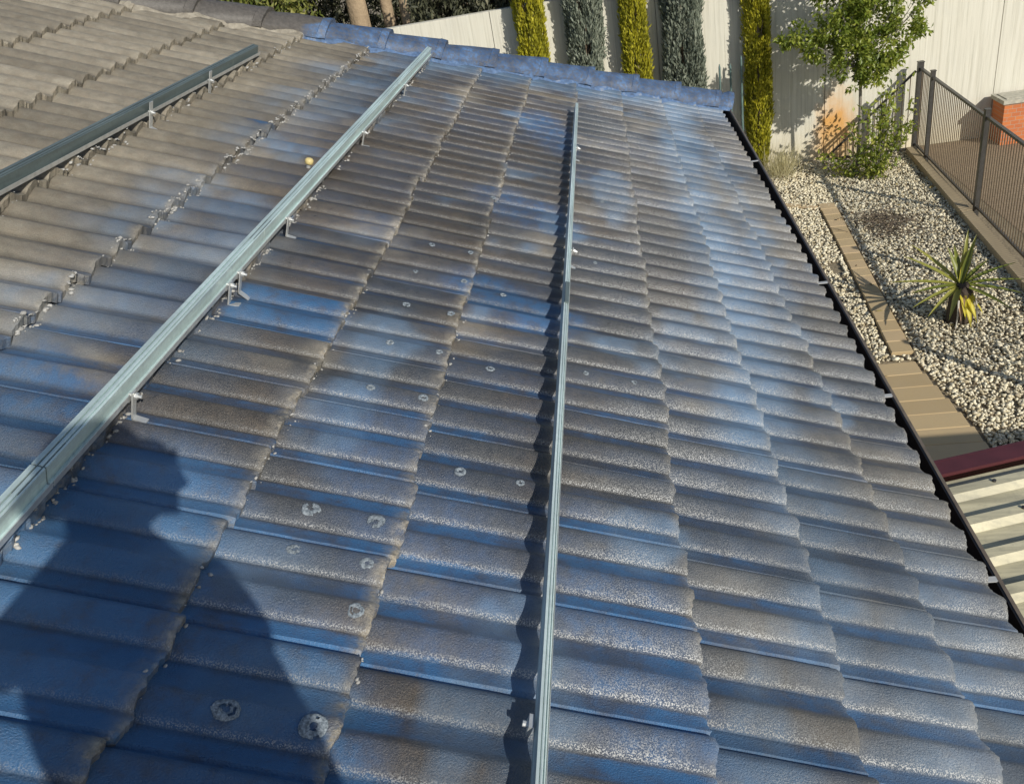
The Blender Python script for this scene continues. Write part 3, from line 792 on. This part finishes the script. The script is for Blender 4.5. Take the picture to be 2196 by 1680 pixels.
# brick pier beyond the fence
def build_pier():
    r = empty('brick_pier', (5.78, 13.32, 0)); tag(r, 'low orange brick pier with concrete cap beyond the pool fence', 'pier')
    t = NT('orange_brick'); b = t.n.new('ShaderNodeTexBrick'); b.inputs['Scale'].default_value = 4.3
    b.inputs['Color1'].default_value = (0.56, 0.18, 0.055, 1); b.inputs['Color2'].default_value = (0.46, 0.135, 0.05, 1); b.inputs['Mortar'].default_value = (0.36, 0.29, 0.22, 1); b.inputs['Mortar Size'].default_value = 0.014
    mp = t.n.new('ShaderNodeMapping'); mp.inputs['Rotation'].default_value = (R(90), 0, 0); t.l.new(t.co(), mp.inputs[0]); t.l.new(mp.outputs[0], b.inputs['Vector'])
    t.color(t.mix(t.f(t.noise(20, 4), 0.4, 0.8, 0, 0.5), b.outputs['Color'], (0.45, 0.17, 0.07))).set(rough=0.9); t.bump(t.noise(80, 3), 0.4, 0.004)
    MB().box((5.84, 13.30, 0.30), (0.46, 0.40, 0.60)).build('brickwork', t.m, r)
    c = MB(); c.box((5.84, 13.30, 0.63), (0.52, 0.46, 0.055)); c.box((5.84, 13.30, 0.663), (0.40, 0.34, 0.012)); c.build('coping', simple('coping', (0.42, 0.40, 0.33), 0.25, 15, 0.9, 0.4), r)
build_pier()

# teal garden stake by the wall, and two stakes built for stake shadows
def stakes():
    gm = simple('stake_green', (0.10, 0.16, 0.15), 0.3, 12, 0.6, 0.1)
    for (x, y, h, lab) in ((1.62, 13.36, 1.72, 'left thin green upright standing for a stake shadow beside the large grey cypress'), (1.78, 13.38, 1.70, 'middle thin upright standing for a stake shadow before the cream wall'), (1.93, 13.32, 1.80, 'thin teal garden stake closest to the tall golden cypress')):
        r = MB(); r.tube([(x, y, -0.05), (x, y, h - 0.05), (x, y, h)], [0.017, 0.016, 0.006], 8); o = r.build('garden_stake', gm); tag(o, lab, 'stake', 'garden stakes before the wall')
stakes()

# ------------------------------------------------------------------ plants
def leaf_cloud(name, C, D, ln, wd, mat, parent, tone, fold=0.25):
    """one mesh of many folded leaves: centres C, directions D"""
    n = len(C); D = D / np.linalg.norm(D, axis=1)[:, None]
    rv = rng.normal(size=(n, 3)); W = np.cross(D, rv); W /= np.linalg.norm(W, axis=1)[:, None]; N = np.cross(W, D)
    ln = np.asarray(ln)[:, None]; wd = np.asarray(wd)[:, None]
    b = C; tip = C + D * ln; m = C + D * ln * 0.45
    l = m + W * wd / 2 + N * wd * fold; r = m - W * wd / 2 + N * wd * fold
    V = np.stack([b, l, tip, r], 1).reshape(-1, 3)
    i = np.arange(n)[:, None] * 4
    F = np.concatenate([i + np.array([[0, 1, 2]]), i + np.array([[0, 2, 3]])])
    return mesh_obj(name, V, F, mat, parent, attrs={'tone': np.repeat(tone, 4)})

def leaf_mat(name, cols, rough=0.55, trans=0.25):
    t = NT(name); tn = t.attr('tone')
    c = t.ramp(tn, [(i / (len(cols) - 1), q) for i, q in enumerate(cols)])
    t.color(c).set(rough=rough)
    tb = t.n.new('ShaderNodeBsdfTranslucent'); t.l.new(c, tb.inputs['Color'])
    mx = t.n.new('ShaderNodeMixShader'); mx.inputs[0].default_value = trans
    out = t.n['Material Output']; t.l.new(t.b.outputs[0], mx.inputs[1]); t.l.new(tb.outputs[0], mx.inputs[2]); t.l.new(mx.outputs[0], out.inputs['Surface'])
    return t.m
M['gold'] = leaf_mat('gold_leaf', [(0.15, 0.15, 0.014), (0.33, 0.32, 0.022), (0.50, 0.46, 0.03), (0.66, 0.60, 0.07)], 0.6, 0.3)
M['greygreen'] = leaf_mat('grey_leaf', [(0.09, 0.11, 0.085), (0.16, 0.19, 0.145), (0.26, 0.29, 0.225), (0.38, 0.40, 0.32)], 0.6, 0.15)
M['citrus'] = leaf_mat('citrus_leaf', [(0.10, 0.145, 0.022), (0.20, 0.265, 0.04), (0.33, 0.38, 0.06), (0.56, 0.56, 0.13)], 0.40, 0.45)
M['olive'] = leaf_mat('olive_leaf', [(0.030, 0.034, 0.018), (0.060, 0.065, 0.035), (0.10, 0.105, 0.06), (0.19, 0.18, 0.11)], 0.6, 0.2)
M['bright'] = leaf_mat('bright_leaf', [(0.08, 0.11, 0.02), (0.14, 0.17, 0.03), (0.22, 0.23, 0.05), (0.34, 0.32, 0.09)], 0.6, 0.3)
M['bark'] = simple('bark', (0.20, 0.155, 0.11), 0.4, 9, 0.95, 0.7, stretch=(1, 1, 0.25), bscale=20, bdist=0.02)
M['barkpale'] = simple('barkpale', (0.32, 0.24, 0.155), 0.35, 6, 0.95, 0.7, stretch=(1, 1, 0.3), bscale=16, bdist=0.03)
M['greybark'] = simple('greybark', (0.22, 0.20, 0.165), 0.3, 20, 0.9, 0.4)

def cypress(x, y, h, rad, kind, label, group):
    root = empty('cypress_tree', (x, y, 0)); tag(root, label, 'cypress', group)
    MB().tube([(x, y, -0.05), (x, y, h * 0.5), (x, y, h * 0.93)], [0.06, 0.035, 0.008], 8).build('trunk', M['bark'], root)
    n = int(30000 * h / 3.6 * (rad / 0.24))
    z = rng.uniform(0.0, 1.0, n)
    def shape(z): return rad * np.clip(np.minimum(0.55 + z * 2.2, 1.0), 0, 1) * np.where(z > 0.72, np.sqrt(np.clip(1 - ((z - 0.72) / 0.28) ** 2, 0, 1)), 1.0)
    a = rng.uniform(0, 2 * np.pi, n)
    lump = 0.60 + 0.80 * fbm(np.cos(a) * 2.3 + 7 * x, z * h * 2.0 + np.sin(a) * 2.3, int(x * 10) + 50, 3)
    rr = shape(z) * lump * np.sqrt(rng.uniform(0.30, 1.0, n))
    gap = fbm(a * 2.2, z * h * 2.8, int(x * 7) + 80, 3)
    keep = (gap > 0.29) & (y + rr * np.sin(a) < 13.575); a, z, rr, lump, gap = a[keep], z[keep], rr[keep], lump[keep], gap[keep]; n = len(a)
    C = np.stack([x + rr * np.cos(a), y + rr * np.sin(a), 0.06 + z * h], -1)
    D = np.stack([np.cos(a) * rng.uniform(0.0, 0.5, n), np.sin(a) * rng.uniform(0.0, 0.5, n), rng.uniform(0.55, 1.1, n)], -1) + rng.normal(size=(n, 3)) * 0.16
    tone = np.clip(0.22 + 0.75 * (fbm(np.cos(a) * 4 + x * 3, z * h * 5 + np.sin(a) * 4, 90) - 0.2) + rng.normal(size=n) * 0.16, 0, 1)
    ln = rng.uniform(0.035, 0.085, n) * (1.15 if kind == 'greygreen' else 1.0); wd = ln * rng.uniform(0.22, 0.42, n)
    leaf_cloud('foliage', C, D, ln, wd, M[kind], root, tone)
    # fine branchlets show in the gaps
    m = MB()
    for i in range(50):
        aa = random.uniform(0, 6.28); zz = random.uniform(0.05, 0.85) * h; r_ = float(shape(zz / h)) * 0.8
        m.tube([(x, y, zz), (x + r_ * math.cos(aa) * .6, y + r_ * math.sin(aa) * .6, zz + 0.12), (x + r_ * math.cos(aa), y + r_ * math.sin(aa), zz + 0.34)], [0.010, 0.007, 0.003], 5)
    m.build('branches', M['bark'], root)
GC = 'golden columnar cypresses along the wall'; BC = 'grey green columnar cypresses along the wall'
cypress(-1.09, 13.43, 3.75, 0.235, 'gold', 'bright golden cypress furthest to the left along the wall', GC)
cypress(-0.305, 13.43, 3.60, 0.255, 'greygreen', 'grey green cypress between two golden ones', BC)
cypress(0.416, 13.43, 3.70, 0.185, 'gold', 'slim olive gold cypress between the two grey green ones', GC)
cypress(1.115, 13.43, 3.65, 0.295, 'greygreen', 'broad grey green cypress beside the thin stakes', BC)
cypress(2.187, 13.43, 3.75, 0.19, 'gold', 'tall golden cypress rising beside the end of the gutter', GC)

def branchy(root, base, tips, r0, mat, trunk_h):
    m = MB(); x, y = base
    m.tube([(x, y, -0.03), (x + 0.01, y, trunk_h * 0.5), (x - 0.01, y, trunk_h), (x, y, trunk_h + 0.35)], [r0, r0 * 0.8, r0 * 0.7, r0 * 0.45], 8); m.build('trunk', mat, root)
    b = MB()
    for t in tips:
        s = np.array((x, y, trunk_h + random.uniform(-0.1, 0.3))); t = np.array(t); mid = (s + t) / 2 + np.array((0, 0, 0.06)) + rng.normal(size=3) * 0.03
        b.tube([s, mid, t], [r0 * 0.45, r0 * 0.3, 0.004], 5)
    b.build('branches', mat, root)

def small_tree():
    x, y = 3.46, 12.64
    root = empty('young_citrus_tree', (x, y, 0)); tag(root, 'young leafy green tree with a thin grey trunk before the wall', 'tree')
    cl = [(3.30, 12.55, 1.75, .36), (3.70, 12.60, 1.80, .34), (3.50, 12.75, 2.10, .38), (3.05, 12.62, 2.05, .30), (2.85, 12.55, 1.90, .24), (3.95, 12.62, 1.95, .28), (3.20, 12.6, 2.45, .40), (3.65, 12.6, 2.45, .38), (4.10, 12.6, 2.30, .22), (2.62, 12.6, 2.10, .20), (2.95, 12.6, 2.65, .30), (4.30, 12.62, 2.62, .20), (4.05, 12.6, 2.72, .22), (3.55, 12.5, 1.50, .24), (3.30, 12.5, 1.40, .15), (3.40, 12.6, 2.85, .36), (3.85, 12.58, 1.62, .16), (3.02, 12.52, 1.42, .13), (2.42, 12.6, 2.05, .13), (4.22, 12.6, 1.98, .15), (4.38, 12.6, 2.42, .12)]
    branchy(root, (x, y), [c[:3] for c in cl], 0.030, M['greybark'], 1.42)
    C = []; D = []; T = []
    for (cx, cy, cz, r) in cl:
        k = int(1500 * (r / 0.34) ** 2)
        p = rng.normal(size=(k, 3)); p /= np.linalg.norm(p, axis=1)[:, None]
        q = p * (r * rng.uniform(0.25, 1.08, k) ** 0.7)[:, None] * np.array((1, 0.85, 0.85))
        pos = q + np.array((cx, cy, cz)); cl_ = fbm(pos[:, 0] * 7, pos[:, 2] * 7 + pos[:, 1] * 5, 7, 3)
        keep = cl_ > 0.46
        C.append(pos[keep]); D.append(p[keep] * 0.7 + rng.normal(size=(keep.sum(), 3)) * 0.6 + np.array((0, 0, -0.15))); T.append(np.clip(0.15 + 1.3 * (cl_[keep] - 0.35) + rng.normal(size=keep.sum()) * 0.2, 0, 1))
    C = np.concatenate(C); D = np.concatenate(D); T = np.concatenate(T); n = len(C)
    ln = rng.uniform(0.045, 0.085, n); leaf_cloud('crown', C, D, ln, ln * rng.uniform(0.42, 0.6, n), M['citrus'], root, T)
small_tree()

def low_shrub():
    x, y = 3.62, 12.35
    root = empty('straggly_shrub', (x, y, 0)); tag(root, 'straggly green shrub sprawling at the foot of the young tree', 'shrub')
    tips = [(3.50, 12.4, .95), (3.72, 12.45, .80), (3.60, 12.35, .55), (3.45, 12.40, .35), (3.85, 12.7, 1.15), (3.92, 12.8, .95), (4.05, 12.7, .60), (4.15, 12.6, .62), (3.30, 12.5, .72), (3.75, 12.3, .30), (3.02, 12.7, .30), (3.15, 12.6, .20), (4.25, 12.8, .85), (3.58, 12.3, .18), (3.95, 12.5, 1.32)]
    b = MB()
    for t in tips: b.tube([(x, y, 0.0), ((x + t[0]) / 2 + .02, (y + t[1]) / 2, t[2] * 0.55), t], [0.010, 0.007, 0.003], 5)
    b.build('stems', M['greybark'], root)
    C = []; D = []; T = []
    for t in tips:
        for f in np.linspace(0.45, 1.05, 6):
            k = int(rng.integers(9, 20)); c = np.array((x, y, 0.02)) * (1 - f) + np.array(t) * f
            C.append(c + rng.normal(size=(k, 3)) * 0.055); D.append(rng.normal(size=(k, 3)) + np.array((0, 0, 0.3))); T.append(np.clip(rng.normal(0.55, 0.25, k), 0, 1))
    C = np.concatenate(C); D = np.concatenate(D); T = np.concatenate(T); n = len(C); C[:, 2] = np.maximum(C[:, 2], 0.05)
    ln = rng.uniform(0.055, 0.100, n); leaf_cloud('foliage', C, D, ln, ln * 0.5, M['citrus'], root, T)
low_shrub()

def grass_tuft():
    root = empty('dry_grass', (2.45, 13.1, 0)); n = 420
    C = np.stack([2.42 + rng.normal(size=n) * 0.10, 13.05 + rng.normal(size=n) * 0.16, np.full(n, 0.0)], -1)
    D = np.stack([rng.normal(size=n) * 0.35 + 0.1, rng.normal(size=n) * 0.25 - 0.1, rng.uniform(0.7, 1.2, n)], -1)
    ln = rng.uniform(0.18, 0.60, n)
    o = leaf_cloud('blades', C, D, ln, np.full(n, 0.006), leaf_mat('straw', [(0.30, 0.27, 0.12), (0.50, 0.45, 0.24), (0.62, 0.57, 0.36)], 0.8, 0.3), root, np.clip(rng.normal(0.75, 0.2, n), 0, 1))
    tag(root, 'tuft of dry yellow grass at the foot of the tall golden cypress', 'grass tuft')
grass_tuft()

def yucca():
    x, y = 3.21, 7.90
    root = empty('yucca_plant', (x, y, 0)); tag(root, 'spiky yucca on a dark stump among white pebbles', 'yucca')
    tm = simple('stump', (0.055, 0.040, 0.028), 0.4, 18, 0.9, 0.7, bscale=40, bdist=0.01)
    m = MB(); m.tube([(x, y, -0.03), (x, y, 0.06), (x, y, 0.22), (x, y, 0.34), (x, y, 0.42)], [0.135, 0.125, 0.115, 0.100, 0.05], 14); m.build('trunk', tm, root, True)
    top = np.array((x - 0.02, y, 0.40))
    gm = leaf_mat('yucca_leaf', [(0.10, 0.135, 0.022), (0.20, 0.225, 0.04), (0.38, 0.36, 0.08)], 0.4, 0.2); ym = leaf_mat('yellow_leaf', [(0.50, 0.44, 0.03), (0.70, 0.60, 0.06)], 0.5, 0.3); dm = simple('dead_leaf', (0.40, 0.26, 0.16), 0.25, 10, 0.8, 0.2)
    pale = simple('pale_stalk', (0.55, 0.52, 0.46), 0.15, 20, 0.7, 0.1)
    def blade(mesh, d, L, w, droop):
        d = np.array(d, float); d /= np.linalg.norm(d); side = np.cross(d, (0, 0, 1.0)); 
        if np.linalg.norm(side) < .05: side = np.array((1.0, 0, 0))
        side /= np.linalg.norm(side); n_ = np.cross(side, d); vs = []; K = 7
        for i in range(K):
            t = i / (K - 1); p = top + d * L * t + np.array((0, 0, -droop * L * t * t)); ww = w * (0.5 + 1.4 * t if t < 0.35 else 1.0 * (1 - ((t - .35) / .65) ** 1.5)) / 2 + 0.0015
            vs += [p - side * ww + n_ * ww * .5, p - n_ * 0.004, p + side * ww + n_ * ww * .5]
        fs = []
        for i in range(K - 1): fs += [(i * 3, i * 3 + 1, i * 3 + 4, i * 3 + 3), (i * 3 + 1, i * 3 + 2, i * 3 + 5, i * 3 + 4)]
        mesh.add(vs, fs)
    g = MB(); T = []
    dirs = [(-.95, .25, .16, .62), (-.95, -.12, .10, .52), (-.85, .65, .55, .62), (-.6, .95, .62, .66), (-.25, .7, 1.2, .46), (.25, .55, 1.25, .60), (.45, .6, 1.0, .56), (.97, .25, .30, .60), (.9, .6, .5, .46), (.85, -.35, .0, .56), (.65, -.75, -.12, .50), (.97, -.08, .12, .56), (-.75, -.65, -.12, .56), (-.5, -.85, -.28, .50), (-.88, -.4, -.02, .55), (.1, .95, .85, .48), (.55, .85, .62, .5), (.35, .3, 1.4, .50)]
    for (a, b, c, L) in dirs: blade(g, (a, b, c), L * random.uniform(.90, 1.06), 0.056, 0.10)
    o = g.build('leaves', gm, root, True); n = len(o.data.vertices); at = o.data.attributes.new('tone', 'FLOAT', 'POINT'); at.data.foreach_set('value', np.repeat(rng.random(n // 21), 21).astype(np.float32))
    for (a, b, c, L, w) in ((.12, -.75, -.75, .36, .085), (.30, -.75, -.70, .34, .07), (-.05, -.8, -.6, .30, .06), (.45, -.6, -.45, .30, .05), (.28, .30, 1.2, .46, .065)):
        q = MB(); blade(q, (a, b, c), L, w, 0.25); o = q.build('yellow_leaf', ym, root, True); at = o.data.attributes.new('tone', 'FLOAT', 'POINT'); at.data.foreach_set('value', np.full(21, random.random(), dtype=np.float32))
    q = MB(); blade(q, (-.16, -.75, -.65), .30, .075, .3); q.build('dead_leaf', dm, root, True)
    for dx in (-0.075, 0.085):
        MB().tube([(x + dx, y - 0.13, 0.30), (x + dx * 1.1, y - 0.17, 0.15), (x + dx * 1.25, y - 0.18, 0.02)], [0.010, 0.008, 0.006], 6).build('pale_stalk', pale, root)
yucca()

def twig_heap():
    o = MB(); rg = random.Random(3)
    for i in range(150):
        a = rg.uniform(0, 6.28); L = rg.uniform(0.08, 0.34); c = np.array((3.30 + rg.gauss(0, .17), 10.55 + rg.gauss(0, .24), rg.uniform(0.03, 0.09)))
        d = np.array((math.cos(a), math.sin(a), rg.uniform(-.1, .25))) * L / 2
        o.tube([c - d, c + np.array((rg.gauss(0, .01), rg.gauss(0, .01), .01)), c + d], [0.003, 0.004, 0.002], 4)
    b = o.build('twig_heap', M['bark']); tag(b, 'low heap of dry brown twigs lying on the pebbles', 'twigs')
twig_heap()

def litter():
    n = 260; y = rng.uniform(5.6, 13.3, n); x = rng.uniform(1.8, 4.35, n); k = x < 4.36 + 0.07 * (y - 13.25); near = rng.random(n) < np.exp(-((x - 3.3) / .9) ** 2 - ((y - 11.6) / 2.0) ** 2) + 0.12; k &= near; x, y = x[k], y[k]; n = len(x)
    D = np.stack([rng.normal(size=n), rng.normal(size=n), rng.normal(size=n) * 0.15], -1); ln = rng.uniform(.035, .075, n)
    o = leaf_cloud('fallen_leaves', np.stack([x, y, rng.uniform(.045, .065, n)], -1), D, ln, ln * .45, leaf_mat('dead_leaves', [(0.10, 0.06, 0.03), (0.20, 0.13, 0.06), (0.28, 0.22, 0.08)], .8, .1), None, rng.random(n))
    tag(o, 'scattered dry brown leaves lying over the white pebbles', 'leaves', kind='stuff')
litter()

# ------------------------------------------------------------------ trees and planting behind the wall
def back_trunk(x, y, r, lean, h, label, fol):
    root = empty('backyard_tree', (x, y, 0)); tag(root, label, 'tree', 'trees behind the boundary wall')
    m = MB(); m.tube([(x, y, 0), (x + lean * .3, y, h * .35), (x + lean * .6, y, h * .62), (x + lean, y, h)], [r * 1.2, r, r * .9, r * .6], 12)
    m.build('trunk', M['barkpale'], root, True)
    b = MB(); tips = []
    for i in range(6):
        a = i * 1.05 + random.random(); t = np.array((x + lean + 1.3 * math.cos(a), y + 1.3 * math.sin(a), h + random.uniform(.1, 1.0))); tips.append(t)
        b.tube([(x + lean * .9, y, h * .9), (np.array((x + lean, y, h)) + t) / 2 + (0, 0, .1), t], [r * .5, r * .3, 0.02], 6)
    b.build('limbs', M['barkpale'], root, True)
    C = []; T = []
    for t in tips:
        k = 700; p = rng.normal(size=(k, 3)) * np.array((.5, .5, .32)) + t; C.append(p); T.append(np.clip(rng.normal(.5, .22, k), 0, 1))
    C = np.concatenate(C); T = np.concatenate(T); n = len(C); ln = rng.uniform(.10, .20, n)
    leaf_cloud('crown', C, rng.normal(size=(n, 3)), ln, ln * .45, M[fol], root, T)
back_trunk(-4.32, 16.0, 0.20, 0.05, 5.0, 'brown trunk with a broad base behind the low end of the wall', 'olive')
back_trunk(-3.80, 16.3, 0.12, -0.05, 5.2, 'slim pale trunk, left of a pair behind the wall', 'olive')
back_trunk(-3.52, 16.1, 0.10, 0.10, 5.1, 'slim pale trunk, right of a pair beside the dark hedge', 'olive')

def hedge(name, label, x0, x1, y0, y1, z0, z1, n, mat, ln0, ln1, seed, down=0.0, thr=0.36):
    root = empty(name, ((x0 + x1) / 2, (y0 + y1) / 2, 0)); tag(root, label, 'hedge')
    x = rng.uniform(x0, x1, n); y = rng.uniform(y0, y1, n); z = rng.uniform(z0, z1, n)
    top = z1 - 0.45 * fbm(x * 2.0, y * 2.0, seed); g = fbm(x * 3.0 + z, z * 3.0 + y * 2, seed + 5, 3)
    keep = (z < top) & (g > thr); x, y, z, g = x[keep], y[keep], z[keep], g[keep]; n = len(x)
    D = rng.normal(size=(n, 3)) * 0.6 + np.array((0, -0.3, -down)); ln = rng.uniform(ln0, ln1, n)
    leaf_cloud('foliage', np.stack([x, y, z], -1), D, ln, ln * rng.uniform(.22, .4, n), M[mat], root, np.clip(0.2 + 1.2 * (g - .3) + rng.normal(size=n) * .22, 0, 1))
    m = MB()
    for i in range(max(3, int((x1 - x0) / 0.35))):
        xx = x0 + (i + .5) * 0.35; m.tube([(xx, (y0 + y1) / 2, 0), (xx + random.gauss(0, .1), (y0 + y1) / 2, z1 * .5), (xx + random.gauss(0, .15), (y0 + y1) / 2, z1 * .85)], [.035, .025, .01], 6)
    m.build('stems', M['bark'], root)
hedge('olive_hedge', 'dark olive hedge with drooping leaves hanging over the wall top', -2.95, -0.4, 13.78, 14.9, 1.7, 4.1, 26000, 'olive', .06, .15, 5, down=0.8)
hedge('bamboo_hedge', 'sunlit yellow green bushes behind the dark ridge caps', -7.6, -5.0, 14.6, 16.2, 0.6, 4.6, 22000, 'bright', .07, .18, 9, down=0.5, thr=0.34)
hedge('dark_hedge', 'deep green hedge in shade behind the tree trunks', -9.0, -0.5, 17.2, 18.6, 0.2, 5.2, 42000, 'olive', .10, .24, 15, down=0.3, thr=0.30)

# ------------------------------------------------------------------ lean-to roof below the gutter
def lean_to():
    z = G0 - 2.34; ang = math.atan2(0.133, 0.307) * 0.55
    ex = np.array((math.cos(ang), math.sin(ang), 0.0)); ey = np.array((-math.sin(ang), math.cos(ang), 0.0)); o0 = np.array((1.232, 2.877, z))
    root = empty('lean_to_roof', (2.6, 2.2, 0)); tag(root, 'lower lean-to roof of cream ribbed sheeting with maroon edge flashing', 'lean-to roof')
    t = NT('cream_sheet'); n = t.noise(3, 5, .65, stretch=(.6, 6, 1)); n2 = t.noise(25, 4, .65)
    c = t.ramp(n, [(.3, (0.30, 0.28, 0.20)), (.55, (0.58, 0.53, 0.36)), (.8, (0.66, 0.61, 0.43))]); c = t.mix(t.f(n2, .5, .75, 0, .5), c, (0.24, 0.23, 0.18)); t.color(c).set(rough=.55); t.bump(n2, .1, .003)
    P = [(0, 0), (.050, 0), (.068, .030), (.112, .030), (.130, 0), (.176, 0)]
    V = []; F = []; pts = []
    y = -0.0
    for k in range(22):
        for (a, b) in P[:-1]: pts.append((-(k * .176 + a), b))
    for (d, h) in pts:
        for s in (-0.33, 2.10): V.append(o0 + ex * s + ey * d + np.array((0, 0, h)))
    for i in range(len(pts) - 1): F.append((i * 2, i * 2 + 1, i * 2 + 3, i * 2 + 2))
    mesh_obj('ribbed_sheet', V, F, t.m, root)
    red = simple('maroon', (0.080, 0.018, 0.022), .2, 10, .5, .1)
    m = MB(); m.box(o0 + ex * .98 + ey * 0.045 + (0, 0, .036), (2.24, .085, .012), np.array([ex, ey, (0, 0, 1)])); m.box(o0 + ex * .98 + ey * 0.088 + (0, 0, -.04), (2.24, .012, .165), np.array([ex, ey, (0, 0, 1)])); m.build('edge_flashing', red, root)
    b = MB()
    for s in (0.3, 2.0):
        for d in (-0.2, -3.4):
            p = o0 + ex * s + ey * d; b = MB(); b.box((p[0], p[1], (z - .11) / 2), (.08, .08, z - .11)); b.build('post', M['brown'], root)
    for d in (-0.2, -3.4):
        MB().bar(o0 + ex * -.05 + ey * d + (0, 0, -.06), o0 + ex * 2.05 + ey * d + (0, 0, -.06), .06, .10).build('beam', M['brown'], root)
    V = []; F = []; o1 = np.array((3.36, 2.93, z)); f1 = np.array((1.0, -0.02, 0)); g1 = np.array((0.02, 1.0, 0))  # added unseen second bay, placed to throw its shadow edge on the landing
    for (d, h) in pts:
        for s in (0.0, 2.6): V.append(o1 + f1 * s + g1 * d + np.array((0, 0, h)))
    for i in range(len(pts) - 1): F.append((i * 2, i * 2 + 1, i * 2 + 3, i * 2 + 2))
    mesh_obj('ribbed_sheet', V, F, t.m, root)
    sc = MB()
    for k in range(10):
        for s in (.10, 1.1, 2.0):
            p = o0 + ex * s + ey * -(k * .176 + .09) + (0, 0, .030); sc.tube([p, p + (0, 0, .008)], .008, 6)
    sc.build('roof_screws', M['gutter'], root)
lean_to()

# ------------------------------------------------------------------ the photographer, who stands behind the camera and casts the shadow in the foreground
def photographer():
    root = empty('person', (0.10, -0.38, float(RP(0, 0.73)[2]))); tag(root, 'person in a brimmed hat and dark clothes photographing the roof, seen by shadow', 'person')
    V = []; E = []; Rr = []
    def nd(p, r, par=None):
        V.append((p[0], p[1], G0 + p[2])); Rr.append(r); i = len(V) - 1
        if par is not None: E.append((par, i))
        return i
    zr = lambda x: -HP / math.cos(TH) - math.tan(TH) * x
    pel = nd((.13, -.37, -.62), .195); wa = nd((.11, -.36, -.42), .180, pel); ch = nd((.085, -.35, -.20), .175, wa); nk0 = nd((.06, -.335, -.05), .085, ch); nk = nd((.052, -.31, .03), .060, nk0); hd0 = nd((.05, -.27, .09), .078, nk); hd = nd((.05, -.25, .155), .095, hd0); hd2 = nd((.05, -.25, .205), .080, hd)
    nose = nd((.05, -.150, .115), .016, hd0)
    for s, el, wr in ((1, (.20, -.235, -.31), (-.045, -.100, -.090)), (-1, (-.275, -.27, -.22), (-.100, -.085, -.060))):
        sh = nd((s * .19 + .08, -.34, -.105), .078, ch); e = nd(el, .055, sh); w = nd(wr, .034, e)
        pa = nd((.035, -.085, -.012), .046, w) if s > 0 else nd((-.07, -.050, -.045), .026, w)
        for q, (dz, L) in enumerate(((.030, .06), (.012, .068), (-.006, .064), (-.022, .052))):
            f1 = nd((s * .088, -.030, -.012 + dz), .0095, pa); f2 = nd((s * (.088 - L * .45), -.034, -.010 + dz), .0085, f1)
        t1 = nd((s * .080, -.052, .012), .011, pa); nd((s * .058, -.054, .022), .009, t1)
        hip = nd((.10 + s * .10, -.38, -.74), .11, pel); kx = .10 + s * .14; k = nd((kx, -.33, -1.10), .072, hip); ax = .10 + s * .16
        an = nd((ax, -.40, zr(ax) + .14), .045, k); he = nd((ax, -.41, zr(ax) + .08), .045, an); nd((ax + .01, -.21, zr(ax) + .07), .040, he)
    me = bpy.data.meshes.new('body'); off = np.array(root.location); me.from_pydata([tuple(np.array(v) - off) for v in V], E, []); me.update()
    o = bpy.data.objects.new('body', me); COL.objects.link(o); o.parent = root
    t = NT('clothes_and_skin'); sx = t.n.new('ShaderNodeSeparateXYZ'); t.l.new(t.co(), sx.inputs[0])
    c = t.mix(t.f(sx.outputs[2], 0.86, 0.87), (0.035, 0.040, 0.055), t.mix(t.f(t.noise(30, 3), .3, .7, 0, .5), (0.06, 0.10, 0.16), (0.045, 0.08, 0.13)))
    c = t.mix(t.f(sx.outputs[2], 1.575, 1.58), c, (0.48, 0.29, 0.20)); c = t.mix(t.f(sx.outputs[2], 0.13, 0.125), c, (0.05, 0.035, 0.025)); t.color(c).set(rough=0.8); t.bump(t.noise(60, 3), 0.2, 0.004)
    me.materials.append(t.m)
    sk = o.modifiers.new('Skin', 'SKIN')
    sv = me.skin_vertices[0].data
    for i, r in enumerate(Rr): sv[i].radius = (r, r)
    sv[0].use_root = True
    ss = o.modifiers.new('Sub', 'SUBSURF'); ss.levels = 1; ss.render_levels = 2
    hatm = simple('hat_cloth', (0.20, 0.17, 0.12), .2, 30, .9, .2)
    c = np.array((.050, -.25, G0 + .185))
    h = MB(); h.tube([c + (0, 0, -.050), c + (0, 0, -.034), c + (0, 0, -.02)], [.112, .158, .112], 24); h.tube([c + (0, 0, -.022), c + (0, 0, .03), c + (0, 0, .065), c + (0, 0, .082)], [.114, .108, .095, .05], 24); h.build('hat', hatm, root, True)
    ph = empty('mobile_phone', (0, -.02, G0)); tag(ph, 'phone held level by the photographer', 'phone')
    ax = np.array([M3[:, 0], -M3[:, 1], -M3[:, 2]]); c = np.array((0, 0, G0)) - M3[:, 2] * 0.018 - M3[:, 1] * (-0.0)
    MB().box(c + M3[:, 0] * .022 + M3[:, 1] * .030, (.084, .150, .009), ax).build('phone_case', M['gutter'], ph)
photographer()
